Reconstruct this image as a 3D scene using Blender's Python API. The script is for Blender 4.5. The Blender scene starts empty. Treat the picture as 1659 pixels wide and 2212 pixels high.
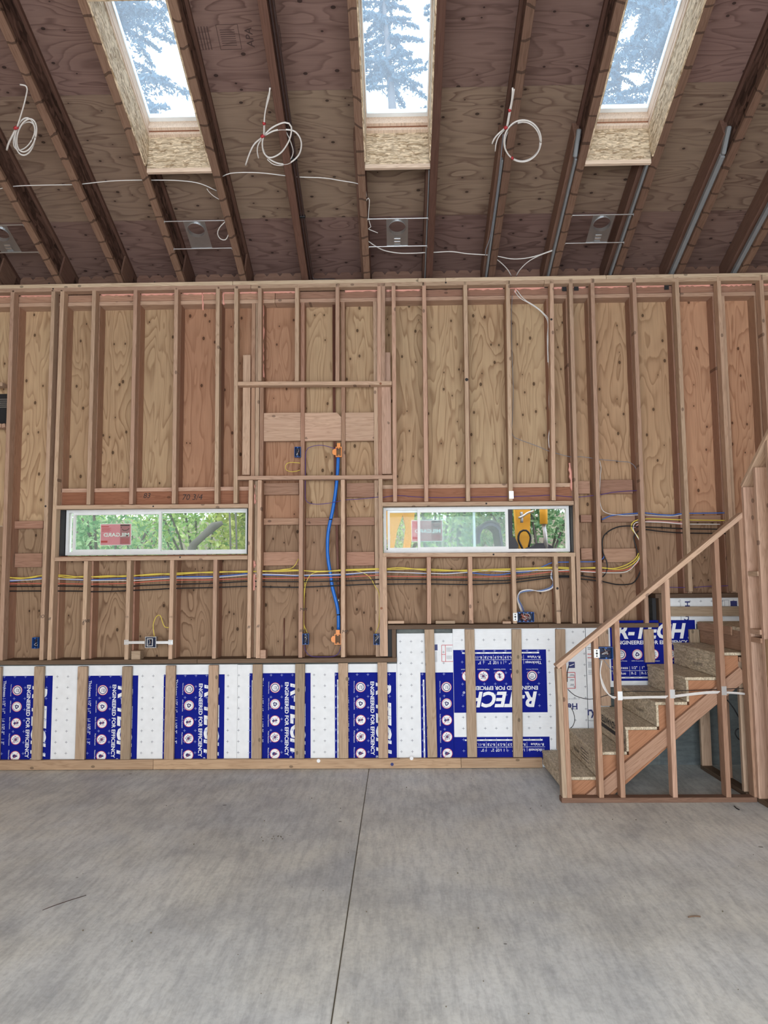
import bpy, bmesh, math, random
import numpy as np
from mathutils import Vector, Matrix

# ------------------------------------------------------------------ camera, world, light, exposure
SC = bpy.context.scene
COL = SC.collection
PW, PH = 1659, 2212
FPX, YAW, PITCH, ROLL = 1593.84, 0.0176, 0.0880, -0.0090
CAM = Vector((0.2915, -6.9921, 1.7644))


def cam_axes():
    cy, sy, cp, sp = math.cos(YAW), math.sin(YAW), math.cos(PITCH), math.sin(PITCH)
    f = Vector((-sy * cp, cy * cp, sp)); r = Vector((cy, sy, 0)); u = r.cross(f)
    c, s = math.cos(ROLL), math.sin(ROLL)
    return c * r + s * u, -s * r + c * u, f


RT, UP, FW = cam_axes()
cam = bpy.data.cameras.new('camera')
cam.sensor_fit = 'VERTICAL'; cam.sensor_height = 24.0; cam.lens = FPX * 24.0 / PH
cam.clip_end = 300
cam_o = bpy.data.objects.new('camera', cam); COL.objects.link(cam_o)
m = Matrix((RT, UP, -FW)).transposed().to_4x4(); m.translation = CAM
cam_o.matrix_world = m
SC.camera = cam_o

SC.view_settings.view_transform = 'Standard'
SC.view_settings.look = 'None'
SC.view_settings.gamma = 1
SC.view_settings.use_curve_mapping = False
SC.view_settings.exposure = 0.0

W = bpy.data.worlds.new('sky'); SC.world = W; W.use_nodes = True
nt = W.node_tree; nt.nodes.clear()
n_out = nt.nodes.new('ShaderNodeOutputWorld'); n_bg = nt.nodes.new('ShaderNodeBackground')
n_tc = nt.nodes.new('ShaderNodeTexCoord'); n_no = nt.nodes.new('ShaderNodeTexNoise')
n_no.inputs['Scale'].default_value = 2.2; n_no.inputs['Detail'].default_value = 5
n_rp = nt.nodes.new('ShaderNodeValToRGB')
n_rp.color_ramp.elements[0].position = .30; n_rp.color_ramp.elements[0].color = (.62, .80, 1, 1)
n_rp.color_ramp.elements[1].position = .50; n_rp.color_ramp.elements[1].color = (1, 1, 1, 1)
nt.links.new(n_tc.outputs['Generated'], n_no.inputs['Vector']); nt.links.new(n_no.outputs['Fac'], n_rp.inputs['Fac'])
nt.links.new(n_rp.outputs['Color'], n_bg.inputs['Color']); nt.links.new(n_bg.outputs['Background'], n_out.inputs['Surface'])
n_bg.inputs['Strength'].default_value = 3.6

# daylight that comes through the open garage door in the front wall, behind the camera
la = bpy.data.lights.new('door_daylight', 'AREA'); la.shape = 'RECTANGLE'; la.size = 6.6; la.size_y = 3.1
la.energy = 560; la.color = (.93, .97, 1.0)
lo = bpy.data.objects.new('door_daylight', la); COL.objects.link(lo)
lo.location = (.3, -9.42, 1.75); lo.rotation_euler = (math.radians(58), 0, 0)

# ------------------------------------------------------------------ helpers
random.seed(7)
ZR, SL = 4.698, 5 / 12            # rafter underside: z = ZR - SL*y
YF, YG, YR, YS = 0.0, .097, .105, .245   # front studs, cable gap, rear studs, sheathing
XR, G = -3.0263, .4064
X0 = -2.669
ID = Matrix.Identity(4)
WM = {}


def ray(px, py):
    return FW + RT * ((px - PW / 2) / FPX) - UP * ((py - PH / 2) / FPX)


def at(px, py, Y=0.0):
    d = ray(px, py); return CAM + d * ((Y - CAM.y) / d.y)


def atx(px, py, X):
    d = ray(px, py); return CAM + d * ((X - CAM.x) / d.x)


def fl(px, py, z=0.0):
    d = ray(px, py); return CAM + d * ((z - CAM.z) / d.z)


def rf(px, py, off=0.0):
    d = ray(px, py); return CAM + d * ((ZR + off - SL * CAM.y - CAM.z) / (d.z + SL * d.y))


def rz(y, off=0.0):
    return ZR - SL * y + off


def zp(z, pts):
    ox, oy, s = z
    return [(ox + x / s, oy + y / s) for x, y in pts]


ZA, ZB, ZC, ZD = (0, 1060, 2.9625), (500, 1040, 4.366), (800, 1040, 3.606), (1180, 900, 3.463)
ZE, ZV, ZG = (480, 580, 3.95), (820, 580, 3.456), (1150, 1240, 3.26)


def link(name, mesh, parent=None, M=ID, mat=None):
    o = bpy.data.objects.new(name, mesh); COL.objects.link(o)
    if mat is not None:
        if mesh.users > 1 and mesh.materials and mesh.materials[0] is not mat:
            o.material_slots[0].link = 'OBJECT'; o.material_slots[0].material = mat
        elif not mesh.materials:
            mesh.materials.append(mat)
    if parent is not None:
        o.parent = parent
        o.matrix_basis = WM[parent.name].inverted() @ M
    else:
        o.matrix_basis = M
    WM[o.name] = M.copy()
    return o


def tag(o, label, cat, group=None, kind=None):
    o['label'] = label; o['category'] = cat
    if group: o['group'] = group
    if kind: o['kind'] = kind
    return o


def thing(name, label, cat, loc=(0, 0, 0), group=None, kind=None):
    o = bpy.data.objects.new(name, None); COL.objects.link(o)
    o.empty_display_size = .1
    M = Matrix.Translation(Vector(loc)); o.matrix_basis = M; WM[o.name] = M
    return tag(o, label, cat, group, kind)


def bm_mesh(name, bm, mats=()):
    me = bpy.data.meshes.new(name); bm.to_mesh(me); bm.free()
    for q in mats: me.materials.append(q)
    return me


BOXES = {}


def box_mesh(l, w, d, mat, bev=.0025):
    k = (round(l, 3), round(w, 3), round(d, 3), mat.name, bev)
    if k in BOXES: return BOXES[k]
    bm = bmesh.new(); bmesh.ops.create_cube(bm, size=1)
    for v in bm.verts: v.co = Vector((v.co.x * k[0], v.co.y * k[1], v.co.z * k[2]))
    if bev:
        bmesh.ops.bevel(bm, geom=bm.edges[:], offset=min(bev, k[1] * .3, k[2] * .3), segments=1, affect='EDGES')
    me = bm_mesh('board', bm, [mat]); BOXES[k] = me
    return me


def axes(A, B, side):
    x = (B - A).normalized(); side = Vector(side)
    z = x.cross(side).normalized(); y = z.cross(x)
    return Matrix((x, y, z)).transposed()


def board(name, parent, A, B, w, d, mat, side=(1, 0, 0), bev=.0025):
    """box along the centre line A-B, w wide along side, d deep across it"""
    A, B = Vector(A), Vector(B)
    M = axes(A, B, side).to_4x4(); M.translation = (A + B) / 2
    return link(name, box_mesh((B - A).length, w, d, mat, bev), parent, M)


def slab(name, parent, lo, hi, mat, bev=.002, along=None):
    lo, hi = Vector(lo), Vector(hi); s = hi - lo; c = (lo + hi) / 2
    if along is None: along = max(range(3), key=lambda i: s[i])
    e = [Vector((1, 0, 0)), Vector((0, 1, 0)), Vector((0, 0, 1))]
    h = e[along] * s[along] / 2
    o = [2, 1] if along == 0 else [i for i in range(3) if i != along]
    return board(name, parent, c - h, c + h, s[o[0]], s[o[1]], mat, e[o[0]], bev)


def rects_mesh(rects, t, mat):
    bm = bmesh.new()
    for (a0, b0, a1, b1) in rects:
        r = bmesh.ops.create_cube(bm, size=1)
        for v in r['verts']:
            v.co = Vector((a0 + (v.co.x + .5) * (a1 - a0), b0 + (v.co.y + .5) * (b1 - b0), (v.co.z + .5) * t))
    return bm_mesh('panel', bm, [mat])


def cut(rect, holes):
    out = [rect]
    for (h0, k0, h1, k1) in holes:
        nx = []
        for (a0, b0, a1, b1) in out:
            x0, x1, y0, y1 = max(a0, h0), min(a1, h1), max(b0, k0), min(b1, k1)
            if x0 >= x1 or y0 >= y1: nx.append((a0, b0, a1, b1)); continue
            for q in ((a0, b0, x0, b1), (x1, b0, a1, b1), (x0, b0, x1, y0), (x0, y1, x1, b1)):
                if q[2] - q[0] > .004 and q[3] - q[1] > .004: nx.append(q)
        out = nx
    return out


def smooth_path(P, step=.02, closed=False):
    P = [Vector(p) for p in P]
    if len(P) == 2: return P
    out = []; n = len(P)
    for i in range(n - 1):
        p0 = P[i - 1] if i else P[0] * 2 - P[1]
        p1, p2 = P[i], P[i + 1]
        p3 = P[i + 2] if i + 2 < n else p2 * 2 - p1
        k = max(2, min(24, int((p2 - p1).length / step)))
        for j in range(k):
            t = j / k
            out.append(.5 * ((2 * p1) + (p2 - p0) * t + (2 * p0 - 5 * p1 + 4 * p2 - p3) * t * t + (3 * p1 - p0 - 3 * p2 + p3) * t ** 3))
    out.append(P[-1])
    return out


def add_tube(bm, P, r, seg=8, caps=True):
    rr = r if callable(r) else (lambda i: r)
    T = [(P[min(i + 1, len(P) - 1)] - P[max(i - 1, 0)]).normalized() for i in range(len(P))]
    n = T[0].orthogonal().normalized(); rings = []
    for i, p in enumerate(P):
        n = (n - T[i] * n.dot(T[i]))
        n = n.normalized() if n.length > 1e-6 else T[i].orthogonal().normalized()
        b = T[i].cross(n)
        rings.append([bm.verts.new(p + (n * math.cos(a) + b * math.sin(a)) * rr(i)) for a in [2 * math.pi * k / seg for k in range(seg)]])
    for A, B in zip(rings, rings[1:]):
        for k in range(seg):
            f = bm.faces.new((A[k], A[(k + 1) % seg], B[(k + 1) % seg], B[k])); f.smooth = True
    if caps:
        bm.faces.new(rings[0][::-1]); bm.faces.new(rings[-1])


def tube(name, pts, r, mat, parent=None, seg=8, step=.03, base=None):
    P = smooth_path(pts, step)
    o = P[0].copy() if base is None else Vector(base)
    bm = bmesh.new(); add_tube(bm, [p - o for p in P], r, seg)
    return link(name, bm_mesh(name, bm, [mat]), parent, Matrix.Translation(o))


def add_box(bm, lo, hi, M=ID, mi=0):
    lo, hi = Vector(lo), Vector(hi)
    r = bmesh.ops.create_cube(bm, size=1)
    for v in r['verts']:
        v.co = M @ Vector([lo[i] + (v.co[i] + .5) * (hi[i] - lo[i]) for i in range(3)])
    for f in {f for v in r['verts'] for f in v.link_faces}: f.material_index = mi
    return r['verts']


def add_prism(bm, pts, axis_vec, M=ID, mi=0):
    a = [bm.verts.new(M @ Vector(p)) for p in pts]
    b = [bm.verts.new(M @ (Vector(p) + Vector(axis_vec))) for p in pts]
    n = len(a)
    fs = [bm.faces.new(a[::-1]), bm.faces.new(b)] + [bm.faces.new((a[i], a[(i + 1) % n], b[(i + 1) % n], b[i])) for i in range(n)]
    for f in fs: f.material_index = mi
    return fs


def frame_bm(bm, x0, z0, x1, z1, t, y0, y1):
    """rectangular ring in the x-z plane; t = (left, right, bottom, top)"""
    l, r, b, u = t
    add_box(bm, (x0, y0, z0), (x1, y1, z0 + b)); add_box(bm, (x0, y0, z1 - u), (x1, y1, z1))
    add_box(bm, (x0, y0, z0 + b), (x0 + l, y1, z1 - u)); add_box(bm, (x1 - r, y0, z0 + b), (x1, y1, z1 - u))


TXT = {}


def text_geo(body, shear=0.0, bold=0.0):
    k = (body, shear, bold)
    if k in TXT: return TXT[k]
    cu = bpy.data.curves.new('t', 'FONT'); cu.body = body; cu.size = 1; cu.shear = shear; cu.offset = bold
    cu.resolution_u = 3; cu.fill_mode = 'FRONT'
    ob = bpy.data.objects.new('t', cu)
    me = bpy.data.meshes.new_from_object(ob)
    vs = [v.co.copy() for v in me.vertices]; fs = [tuple(p.vertices) for p in me.polygons]
    bpy.data.objects.remove(ob); bpy.data.curves.remove(cu); bpy.data.meshes.remove(me)
    xs = [v.x for v in vs]; ys = [v.y for v in vs]
    bb = (min(xs), min(ys), max(xs), max(ys))
    TXT[k] = (vs, fs, bb)
    return TXT[k]


def add_text(bm, body, x, y, w=None, h=None, shear=0.0, bold=0.0, M=ID, depth=0.0, mi=0):
    """text with its box's lower left corner at (x, y), fitted to width w and/or cap height h"""
    vs, fs, (a, b, c, d) = text_geo(body, shear, bold)
    sx = w / (c - a) if w else h / (d - b)
    sy = h / (d - b) if h else sx
    V = [bm.verts.new(M @ Vector((x + (v.x - a) * sx, y + (v.y - b) * sy, depth))) for v in vs]
    for f in fs:
        try:
            q = bm.faces.new([V[i] for i in f]); q.material_index = mi
        except ValueError: pass


def add_disc(bm, x, y, r, M, depth, mi, n=20, r0=0.0):
    o = [bm.verts.new(M @ Vector((x + r * math.cos(2 * math.pi * i / n), y + r * math.sin(2 * math.pi * i / n), depth))) for i in range(n)]
    if r0 <= 0: f = bm.faces.new(o); f.material_index = mi; return
    q = [bm.verts.new(M @ Vector((x + r0 * math.cos(2 * math.pi * i / n), y + r0 * math.sin(2 * math.pi * i / n), depth))) for i in range(n)]
    for i in range(n):
        f = bm.faces.new((o[i], o[(i + 1) % n], q[(i + 1) % n], q[i])); f.material_index = mi


def add_quad(bm, x0, y0, x1, y1, M, depth, mi=0):
    f = bm.faces.new([bm.verts.new(M @ Vector(p)) for p in ((x0, y0, depth), (x1, y0, depth), (x1, y1, depth), (x0, y1, depth))])
    f.material_index = mi


def add_line(bm, p, q, t, M, depth, mi=0):
    p, q = Vector(p), Vector(q); d = (q - p).normalized(); n = Vector((-d.y, d.x)) * t / 2
    f = bm.faces.new([bm.verts.new(M @ Vector((v.x, v.y, depth))) for v in (p - n, q - n, q + n, p + n)])
    f.material_index = mi


# ------------------------------------------------------------------ materials
def mat_new(name):
    m = bpy.data.materials.new(name); m.use_nodes = True
    return m, m.node_tree, m.node_tree.nodes['Principled BSDF']


def plain(name, col, rough=.55, metal=0.0, spec=.4):
    m, t, b = mat_new(name)
    no = t.nodes.new('ShaderNodeTexNoise'); no.inputs['Scale'].default_value = 14; no.inputs['Detail'].default_value = 3
    tc = t.nodes.new('ShaderNodeTexCoord'); t.links.new(tc.outputs['Object'], no.inputs['Vector'])
    mx = t.nodes.new('ShaderNodeMixRGB'); mx.inputs[1].default_value = (*[c * .88 for c in col], 1); mx.inputs[2].default_value = (*[min(1, c * 1.08) for c in col], 1)
    t.links.new(no.outputs['Fac'], mx.inputs[0]); t.links.new(mx.outputs[0], b.inputs['Base Color'])
    b.inputs['Roughness'].default_value = rough; b.inputs['Metallic'].default_value = metal
    b.inputs['Specular IOR Level'].default_value = spec
    return m


def N(t, kind, **kw):
    n = t.nodes.new(kind)
    for k, v in kw.items():
        if k in n.inputs: n.inputs[k].default_value = v
        else: setattr(n, k, v)
    return n


def math_n(t, op, a, b=None, c=None):
    n = t.nodes.new('ShaderNodeMath'); n.operation = op
    for i, v in enumerate((a, b, c)):
        if v is None: continue
        if isinstance(v, (int, float)): n.inputs[i].default_value = v
        else: t.links.new(v, n.inputs[i])
    return n.outputs[0]


def ramp(t, fac, stops):
    n = t.nodes.new('ShaderNodeValToRGB'); e = n.color_ramp.elements
    while len(e) < len(stops): e.new(.5)
    for q, (p, c) in zip(e, stops):
        q.position = p; q.color = (*c, 1) if len(c) == 3 else c
    t.links.new(fac, n.inputs['Fac'])
    return n.outputs['Color']


def mixc(t, fac, a, b, mode='MIX'):
    n = t.nodes.new('ShaderNodeMixRGB'); n.blend_type = mode
    for i, v in enumerate((fac, a, b)):
        if isinstance(v, (int, float)): n.inputs[i].default_value = v
        elif isinstance(v, tuple): n.inputs[i].default_value = (*v, 1)
        else: t.links.new(v, n.inputs[i])
    return n.outputs[0]


def obj_coords(t, scale):
    tc = N(t, 'ShaderNodeTexCoord'); oi = N(t, 'ShaderNodeObjectInfo')
    mp = N(t, 'ShaderNodeMapping'); mp.inputs['Scale'].default_value = scale
    t.links.new(tc.outputs['Object'], mp.inputs['Vector'])
    cb = N(t, 'ShaderNodeCombineXYZ')
    for i, k in enumerate((37.0, 53.0, 71.0)):
        t.links.new(math_n(t, 'MULTIPLY', oi.outputs['Random'], k), cb.inputs[i])
    ad = N(t, 'ShaderNodeVectorMath', operation='ADD')
    t.links.new(mp.outputs[0], ad.inputs[0]); t.links.new(cb.outputs[0], ad.inputs[1])
    return ad.outputs[0], oi.outputs['Random'], tc


def noise(t, vec, scale, detail=3, rough=.5, dist=0.0):
    n = N(t, 'ShaderNodeTexNoise', Scale=scale, Detail=detail, Roughness=rough, Distortion=dist)
    t.links.new(vec, n.inputs['Vector'])
    return n.outputs['Fac']


def lumber(name, c1, c2, knots=True, rough=.75, var=.25, bars=False):
    """sawn board, grain along local x; colour runs between c1 and c2 from board to board"""
    m, t, b = mat_new(name)
    v, rnd, tc = obj_coords(t, (.55, 9, 9))
    g = noise(t, v, 2.2, 3, .55, .6)
    rings = math_n(t, 'PINGPONG', math_n(t, 'MULTIPLY', g, 9.0), .5)
    v2, _, _ = obj_coords(t, (2.5, 120, 120))
    fib = noise(t, v2, 1.0, 3)
    v3, _, _ = obj_coords(t, (1.2, 2.5, 2.5))
    blot = noise(t, v3, 1.3, 3)
    base = mixc(t, math_n(t, 'ADD', math_n(t, 'MULTIPLY', math_n(t, 'FRACT', math_n(t, 'MULTIPLY', rnd, 7.13)), .75), math_n(t, 'MULTIPLY', math_n(t, 'SUBTRACT', blot, .5), .8)), c1, c2)
    dark = ramp(t, rings, [(0.0, (.62, .55, .5)), (.22, (.92, .9, .88)), (.5, (1.05, 1.05, 1.05))])
    col = mixc(t, .55, base, dark, 'MULTIPLY')
    col = mixc(t, .3, col, ramp(t, fib, [(.3, (.7, .68, .66)), (.6, (1.1, 1.1, 1.1))]), 'MULTIPLY')
    br = math_n(t, 'ADD', math_n(t, 'MULTIPLY', math_n(t, 'FRACT', math_n(t, 'MULTIPLY', rnd, 13.7)), var), 1 - var * .6)
    cb = N(t, 'ShaderNodeCombineXYZ')
    for i in range(3): t.links.new(br, cb.inputs[i])
    col = mixc(t, 1.0, col, cb.outputs[0], 'MULTIPLY')
    if knots:
        vk, _, _ = obj_coords(t, (7, 11, 11))
        vo = N(t, 'ShaderNodeTexVoronoi', Scale=1.0, voronoi_dimensions='2D'); t.links.new(vk, vo.inputs['Vector'])
        kk = math_n(t, 'MULTIPLY', math_n(t, 'LESS_THAN', vo.outputs['Distance'], .13), math_n(t, 'GREATER_THAN', N_sep(t, vo.outputs['Color']), .90))
        col = mixc(t, math_n(t, 'MULTIPLY', kk, .7), col, tuple(c * .3 for c in c1))
    if bars:
        mp = N(t, 'ShaderNodeSeparateXYZ'); t.links.new(tc.outputs['Object'], mp.inputs[0])
        xx = math_n(t, 'ADD', math_n(t, 'MULTIPLY', mp.outputs[0], 4.6), math_n(t, 'MULTIPLY', blot, 1.3))
        bb = math_n(t, 'LESS_THAN', math_n(t, 'PINGPONG', xx, .5), .045)
        col = mixc(t, math_n(t, 'MULTIPLY', bb, .7), col, tuple(c * .22 for c in c1))
    t.links.new(col, b.inputs['Base Color'])
    b.inputs['Roughness'].default_value = rough; b.inputs['Specular IOR Level'].default_value = .25
    bp = N(t, 'ShaderNodeBump', Strength=.15, Distance=.002)
    t.links.new(fib, bp.inputs['Height']); t.links.new(bp.outputs[0], b.inputs['Normal'])
    return m


def N_sep(t, colsock):
    s = N(t, 'ShaderNodeSeparateColor'); t.links.new(colsock, s.inputs[0])
    return s.outputs[0]


def plywood(name, c1, c2, dark, var=.2, knots=.8, freq=13.0):
    """rotary-cut veneer: contour rings of a stretched noise, knots; grain along local x"""
    m, t, b = mat_new(name)
    v, rnd, tc = obj_coords(t, (.55, 2.6, 2.6))
    h = noise(t, v, 1.7, 2, .45, .35)
    vj, _, _ = obj_coords(t, (3, 30, 30))
    j = noise(t, vj, 1.0, 2)
    hh = math_n(t, 'ADD', math_n(t, 'MULTIPLY', h, freq), math_n(t, 'MULTIPLY', j, .35))
    fr = math_n(t, 'FRACT', hh)
    lines = ramp(t, fr, [(0.0, (1, 1, 1)), (.62, (.75, .75, .75)), (.9, (.12, .12, .12)), (1.0, (1, 1, 1))])
    v3, _, _ = obj_coords(t, (.5, 1.6, 1.6))
    bl = noise(t, v3, 1.1, 3)
    base = mixc(t, math_n(t, 'ADD', math_n(t, 'MULTIPLY', math_n(t, 'FRACT', math_n(t, 'MULTIPLY', rnd, 5.7)), .8), math_n(t, 'MULTIPLY', math_n(t, 'SUBTRACT', bl, .5), 1.6)), c1, c2)
    v4, _, _ = obj_coords(t, (1.0, 3.0, 3.0))
    am = noise(t, v4, .8, 2)
    fac = math_n(t, 'MULTIPLY', math_n(t, 'SUBTRACT', 1.0, N_sep(t, lines)), math_n(t, 'MULTIPLY', am, 1.35))
    col = mixc(t, fac, base, dark)
    v5, _, _ = obj_coords(t, (4, 90, 90))
    fib = noise(t, v5, 1.0, 3)
    col = mixc(t, .35, col, ramp(t, fib, [(.3, (.72, .7, .68)), (.65, (1.08, 1.08, 1.08))]), 'MULTIPLY')
    vk, _, _ = obj_coords(t, (4.2, 6.3, 6.3))
    dn = N(t, 'ShaderNodeTexVoronoi', Scale=1.0, voronoi_dimensions='2D'); t.links.new(vk, dn.inputs['Vector'])
    sel = math_n(t, 'GREATER_THAN', N_sep(t, dn.outputs['Color']), .35)
    sz = math_n(t, 'MULTIPLY', N_sep(t, dn.outputs['Color']), .08)
    k1 = math_n(t, 'MULTIPLY', sel, math_n(t, 'LESS_THAN', dn.outputs['Distance'], sz))
    halo = math_n(t, 'MULTIPLY', sel, N_sep(t, ramp(t, dn.outputs['Distance'], [(.08, (1, 1, 1)), (.2, (0, 0, 0))])))
    col = mixc(t, math_n(t, 'MULTIPLY', halo, .3), col, dark)
    col = mixc(t, math_n(t, 'MULTIPLY', k1, knots), col, tuple(c * .22 for c in dark))
    br = math_n(t, 'ADD', math_n(t, 'MULTIPLY', math_n(t, 'FRACT', math_n(t, 'MULTIPLY', rnd, 17.3)), var), 1 - var * .6)
    cb = N(t, 'ShaderNodeCombineXYZ')
    for i in range(3): t.links.new(br, cb.inputs[i])
    col = mixc(t, 1.0, col, cb.outputs[0], 'MULTIPLY')
    t.links.new(col, b.inputs['Base Color'])
    b.inputs['Roughness'].default_value = .8; b.inputs['Specular IOR Level'].default_value = .2
    return m


def osb(name, c1, c2, c3, scale=1.0, edge=.7):
    m, t, b = mat_new(name)
    v, rnd, tc = obj_coords(t, (22 * scale, 22 * scale, 22 * scale))
    cols = []
    mpA = N(t, 'ShaderNodeMapping'); mpA.inputs['Rotation'].default_value = (.5, .4, .6); mpA.inputs['Scale'].default_value = (.4, 2.2, 1.5)
    t.links.new(v, mpA.inputs['Vector'])
    wv = N(t, 'ShaderNodeTexNoise', Scale=.5, Detail=1)
    t.links.new(v, wv.inputs['Vector'])
    ad = N(t, 'ShaderNodeVectorMath', operation='ADD'); sc = N(t, 'ShaderNodeVectorMath', operation='SCALE'); sc.inputs['Scale'].default_value = 2.2
    t.links.new(wv.outputs['Color'], sc.inputs[0]); t.links.new(mpA.outputs[0], ad.inputs[0]); t.links.new(sc.outputs[0], ad.inputs[1])
    vo = N(t, 'ShaderNodeTexVoronoi', Scale=1.0); t.links.new(ad.outputs[0], vo.inputs['Vector'])
    f = N_sep(t, vo.outputs['Color'])
    col = ramp(t, f, [(0.0, c3), (.25, c2), (.55, c1), (1.0, tuple(min(1, c * 1.25) for c in c1))])
    ed = ramp(t, vo.outputs['Distance'], [(.35, (1, 1, 1)), (.75, (.45, .42, .4))])
    col = mixc(t, edge, col, ed, 'MULTIPLY')
    t.links.new(col, b.inputs['Base Color']); b.inputs['Roughness'].default_value = .8; b.inputs['Specular IOR Level'].default_value = .2
    return m


def concrete(name, c1, c2, c3, rough=.62, bump=.2):
    m, t, b = mat_new(name)
    tc = N(t, 'ShaderNodeTexCoord'); v = tc.outputs['Object']
    a = noise(t, v, .55, 5, .6, .4); c = noise(t, v, 3.0, 6, .65); d = noise(t, v, 40, 4, .6)
    f = math_n(t, 'ADD', math_n(t, 'MULTIPLY', a, .65), math_n(t, 'MULTIPLY', c, .4))
    col = ramp(t, f, [(.42, c1), (.53, c2), (.64, c3)])
    e = noise(t, v, .9, 3, .5, .3)
    col = mixc(t, .6, col, ramp(t, e, [(.40, (.92, .95, 1.01)), (.60, (1.02, 1.0, .96))]), 'MULTIPLY')
    vs = N(t, 'ShaderNodeMapping'); vs.inputs['Scale'].default_value = (1.3, 8, 1); t.links.new(v, vs.inputs['Vector'])
    st = noise(t, vs.outputs[0], 2.6, 7, .75)
    col = mixc(t, .55, col, ramp(t, st, [(.38, (.66, .67, .69)), (.56, (1.06, 1.06, 1.05))]), 'MULTIPLY')
    col = mixc(t, .35, col, ramp(t, d, [(.3, (.65, .65, .65)), (.55, (1.05, 1.05, 1.05))]), 'MULTIPLY')
    vo = N(t, 'ShaderNodeTexVoronoi', Scale=2.2); t.links.new(v, vo.inputs['Vector'])
    sp = math_n(t, 'MULTIPLY', math_n(t, 'LESS_THAN', vo.outputs['Distance'], .035), math_n(t, 'GREATER_THAN', N_sep(t, vo.outputs['Color']), .6))
    col = mixc(t, math_n(t, 'MULTIPLY', sp, .6), col, (.05, .045, .04))
    t.links.new(col, b.inputs['Base Color'])
    t.links.new(math_n(t, 'ADD', rough - .1, math_n(t, 'MULTIPLY', c, .22)), b.inputs['Roughness'])
    b.inputs['Specular IOR Level'].default_value = .35
    bp = N(t, 'ShaderNodeBump', Strength=bump, Distance=.004); t.links.new(d, bp.inputs['Height']); t.links.new(bp.outputs[0], b.inputs['Normal'])
    return m


def glass(name, tint, haze, hazecol=(.8, .9, .88)):
    m = bpy.data.materials.new(name); m.use_nodes = True; t = m.node_tree; t.nodes.clear()
    o = N(t, 'ShaderNodeOutputMaterial'); tr = N(t, 'ShaderNodeBsdfTransparent'); gl = N(t, 'ShaderNodeBsdfGlossy', Roughness=.02)
    tr.inputs['Color'].default_value = (*tint, 1)
    fr = N(t, 'ShaderNodeFresnel', IOR=1.22); mx = N(t, 'ShaderNodeMixShader')
    t.links.new(fr.outputs[0], mx.inputs[0]); t.links.new(tr.outputs[0], mx.inputs[1]); t.links.new(gl.outputs[0], mx.inputs[2])
    df = N(t, 'ShaderNodeBsdfTranslucent'); df.inputs['Color'].default_value = (*hazecol, 1)
    m2 = N(t, 'ShaderNodeMixShader'); m2.inputs[0].default_value = haze
    t.links.new(mx.outputs[0], m2.inputs[1]); t.links.new(df.outputs[0], m2.inputs[2]); t.links.new(m2.outputs[0], o.inputs['Surface'])
    return m


def leafy(name, c1, c2):
    m = bpy.data.materials.new(name); m.use_nodes = True; t = m.node_tree; t.nodes.clear()
    o = N(t, 'ShaderNodeOutputMaterial'); d = N(t, 'ShaderNodeBsdfDiffuse'); tl = N(t, 'ShaderNodeBsdfTranslucent')
    ge = N(t, 'ShaderNodeNewGeometry')
    col = mixc(t, ge.outputs['Random Per Island'], c1, c2)
    t.links.new(col, d.inputs['Color']); t.links.new(col, tl.inputs['Color'])
    mx = N(t, 'ShaderNodeMixShader'); mx.inputs[0].default_value = .45
    t.links.new(d.outputs[0], mx.inputs[1]); t.links.new(tl.outputs[0], mx.inputs[2]); t.links.new(mx.outputs[0], o.inputs['Surface'])
    return m


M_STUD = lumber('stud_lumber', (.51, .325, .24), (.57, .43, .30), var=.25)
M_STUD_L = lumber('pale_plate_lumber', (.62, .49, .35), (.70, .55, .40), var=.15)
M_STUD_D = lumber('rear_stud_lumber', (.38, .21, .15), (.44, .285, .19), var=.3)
M_PLATE_T = lumber('treated_plate', (.13, .085, .058), (.18, .125, .085), knots=False)
M_WEATH = lumber('weathered_stud', (.37, .295, .21), (.57, .39, .28), var=.2)
M_SILLW = lumber('floor_plate_lumber', (.42, .29, .19), (.52, .36, .23), var=.1)
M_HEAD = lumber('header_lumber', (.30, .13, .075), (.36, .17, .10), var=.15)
M_BACK = lumber('backing_lumber', (.56, .36, .275), (.60, .43, .30), var=.12)
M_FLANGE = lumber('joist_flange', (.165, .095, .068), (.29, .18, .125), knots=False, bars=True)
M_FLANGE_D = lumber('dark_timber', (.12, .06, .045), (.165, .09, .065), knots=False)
M_SISTER = lumber('filler_board', (.19, .105, .08), (.27, .16, .115), knots=False)
M_LVL = lumber('stringer_lumber', (.385, .185, .10), (.41, .20, .11), var=.05)
M_LEDGER = lumber('ledger_lumber', (.37, .22, .15), (.42, .265, .18), var=.15)
M_CURB = lumber('pale_curb', (.72, .56, .44), (.78, .64, .52), knots=False, var=.08)
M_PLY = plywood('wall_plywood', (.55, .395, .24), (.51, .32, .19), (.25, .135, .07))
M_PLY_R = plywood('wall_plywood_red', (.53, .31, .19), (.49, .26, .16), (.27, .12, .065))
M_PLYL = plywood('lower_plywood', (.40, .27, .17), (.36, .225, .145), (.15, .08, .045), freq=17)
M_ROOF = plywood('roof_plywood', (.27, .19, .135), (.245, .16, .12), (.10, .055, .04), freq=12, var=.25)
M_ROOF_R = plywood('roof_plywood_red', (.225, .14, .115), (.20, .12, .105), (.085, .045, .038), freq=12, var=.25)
M_OSB = osb('osb_board', (.66, .54, .39), (.55, .43, .29), (.36, .25, .15), 2.0)
M_OSBT = osb('osb_stair', (.60, .52, .39), (.52, .44, .32), (.42, .345, .24), 2.6, .35)
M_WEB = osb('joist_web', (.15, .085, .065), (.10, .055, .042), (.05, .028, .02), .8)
M_FLOOR = concrete('floor_concrete', (.50, .515, .515), (.64, .655, .635), (.74, .755, .73))
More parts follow.
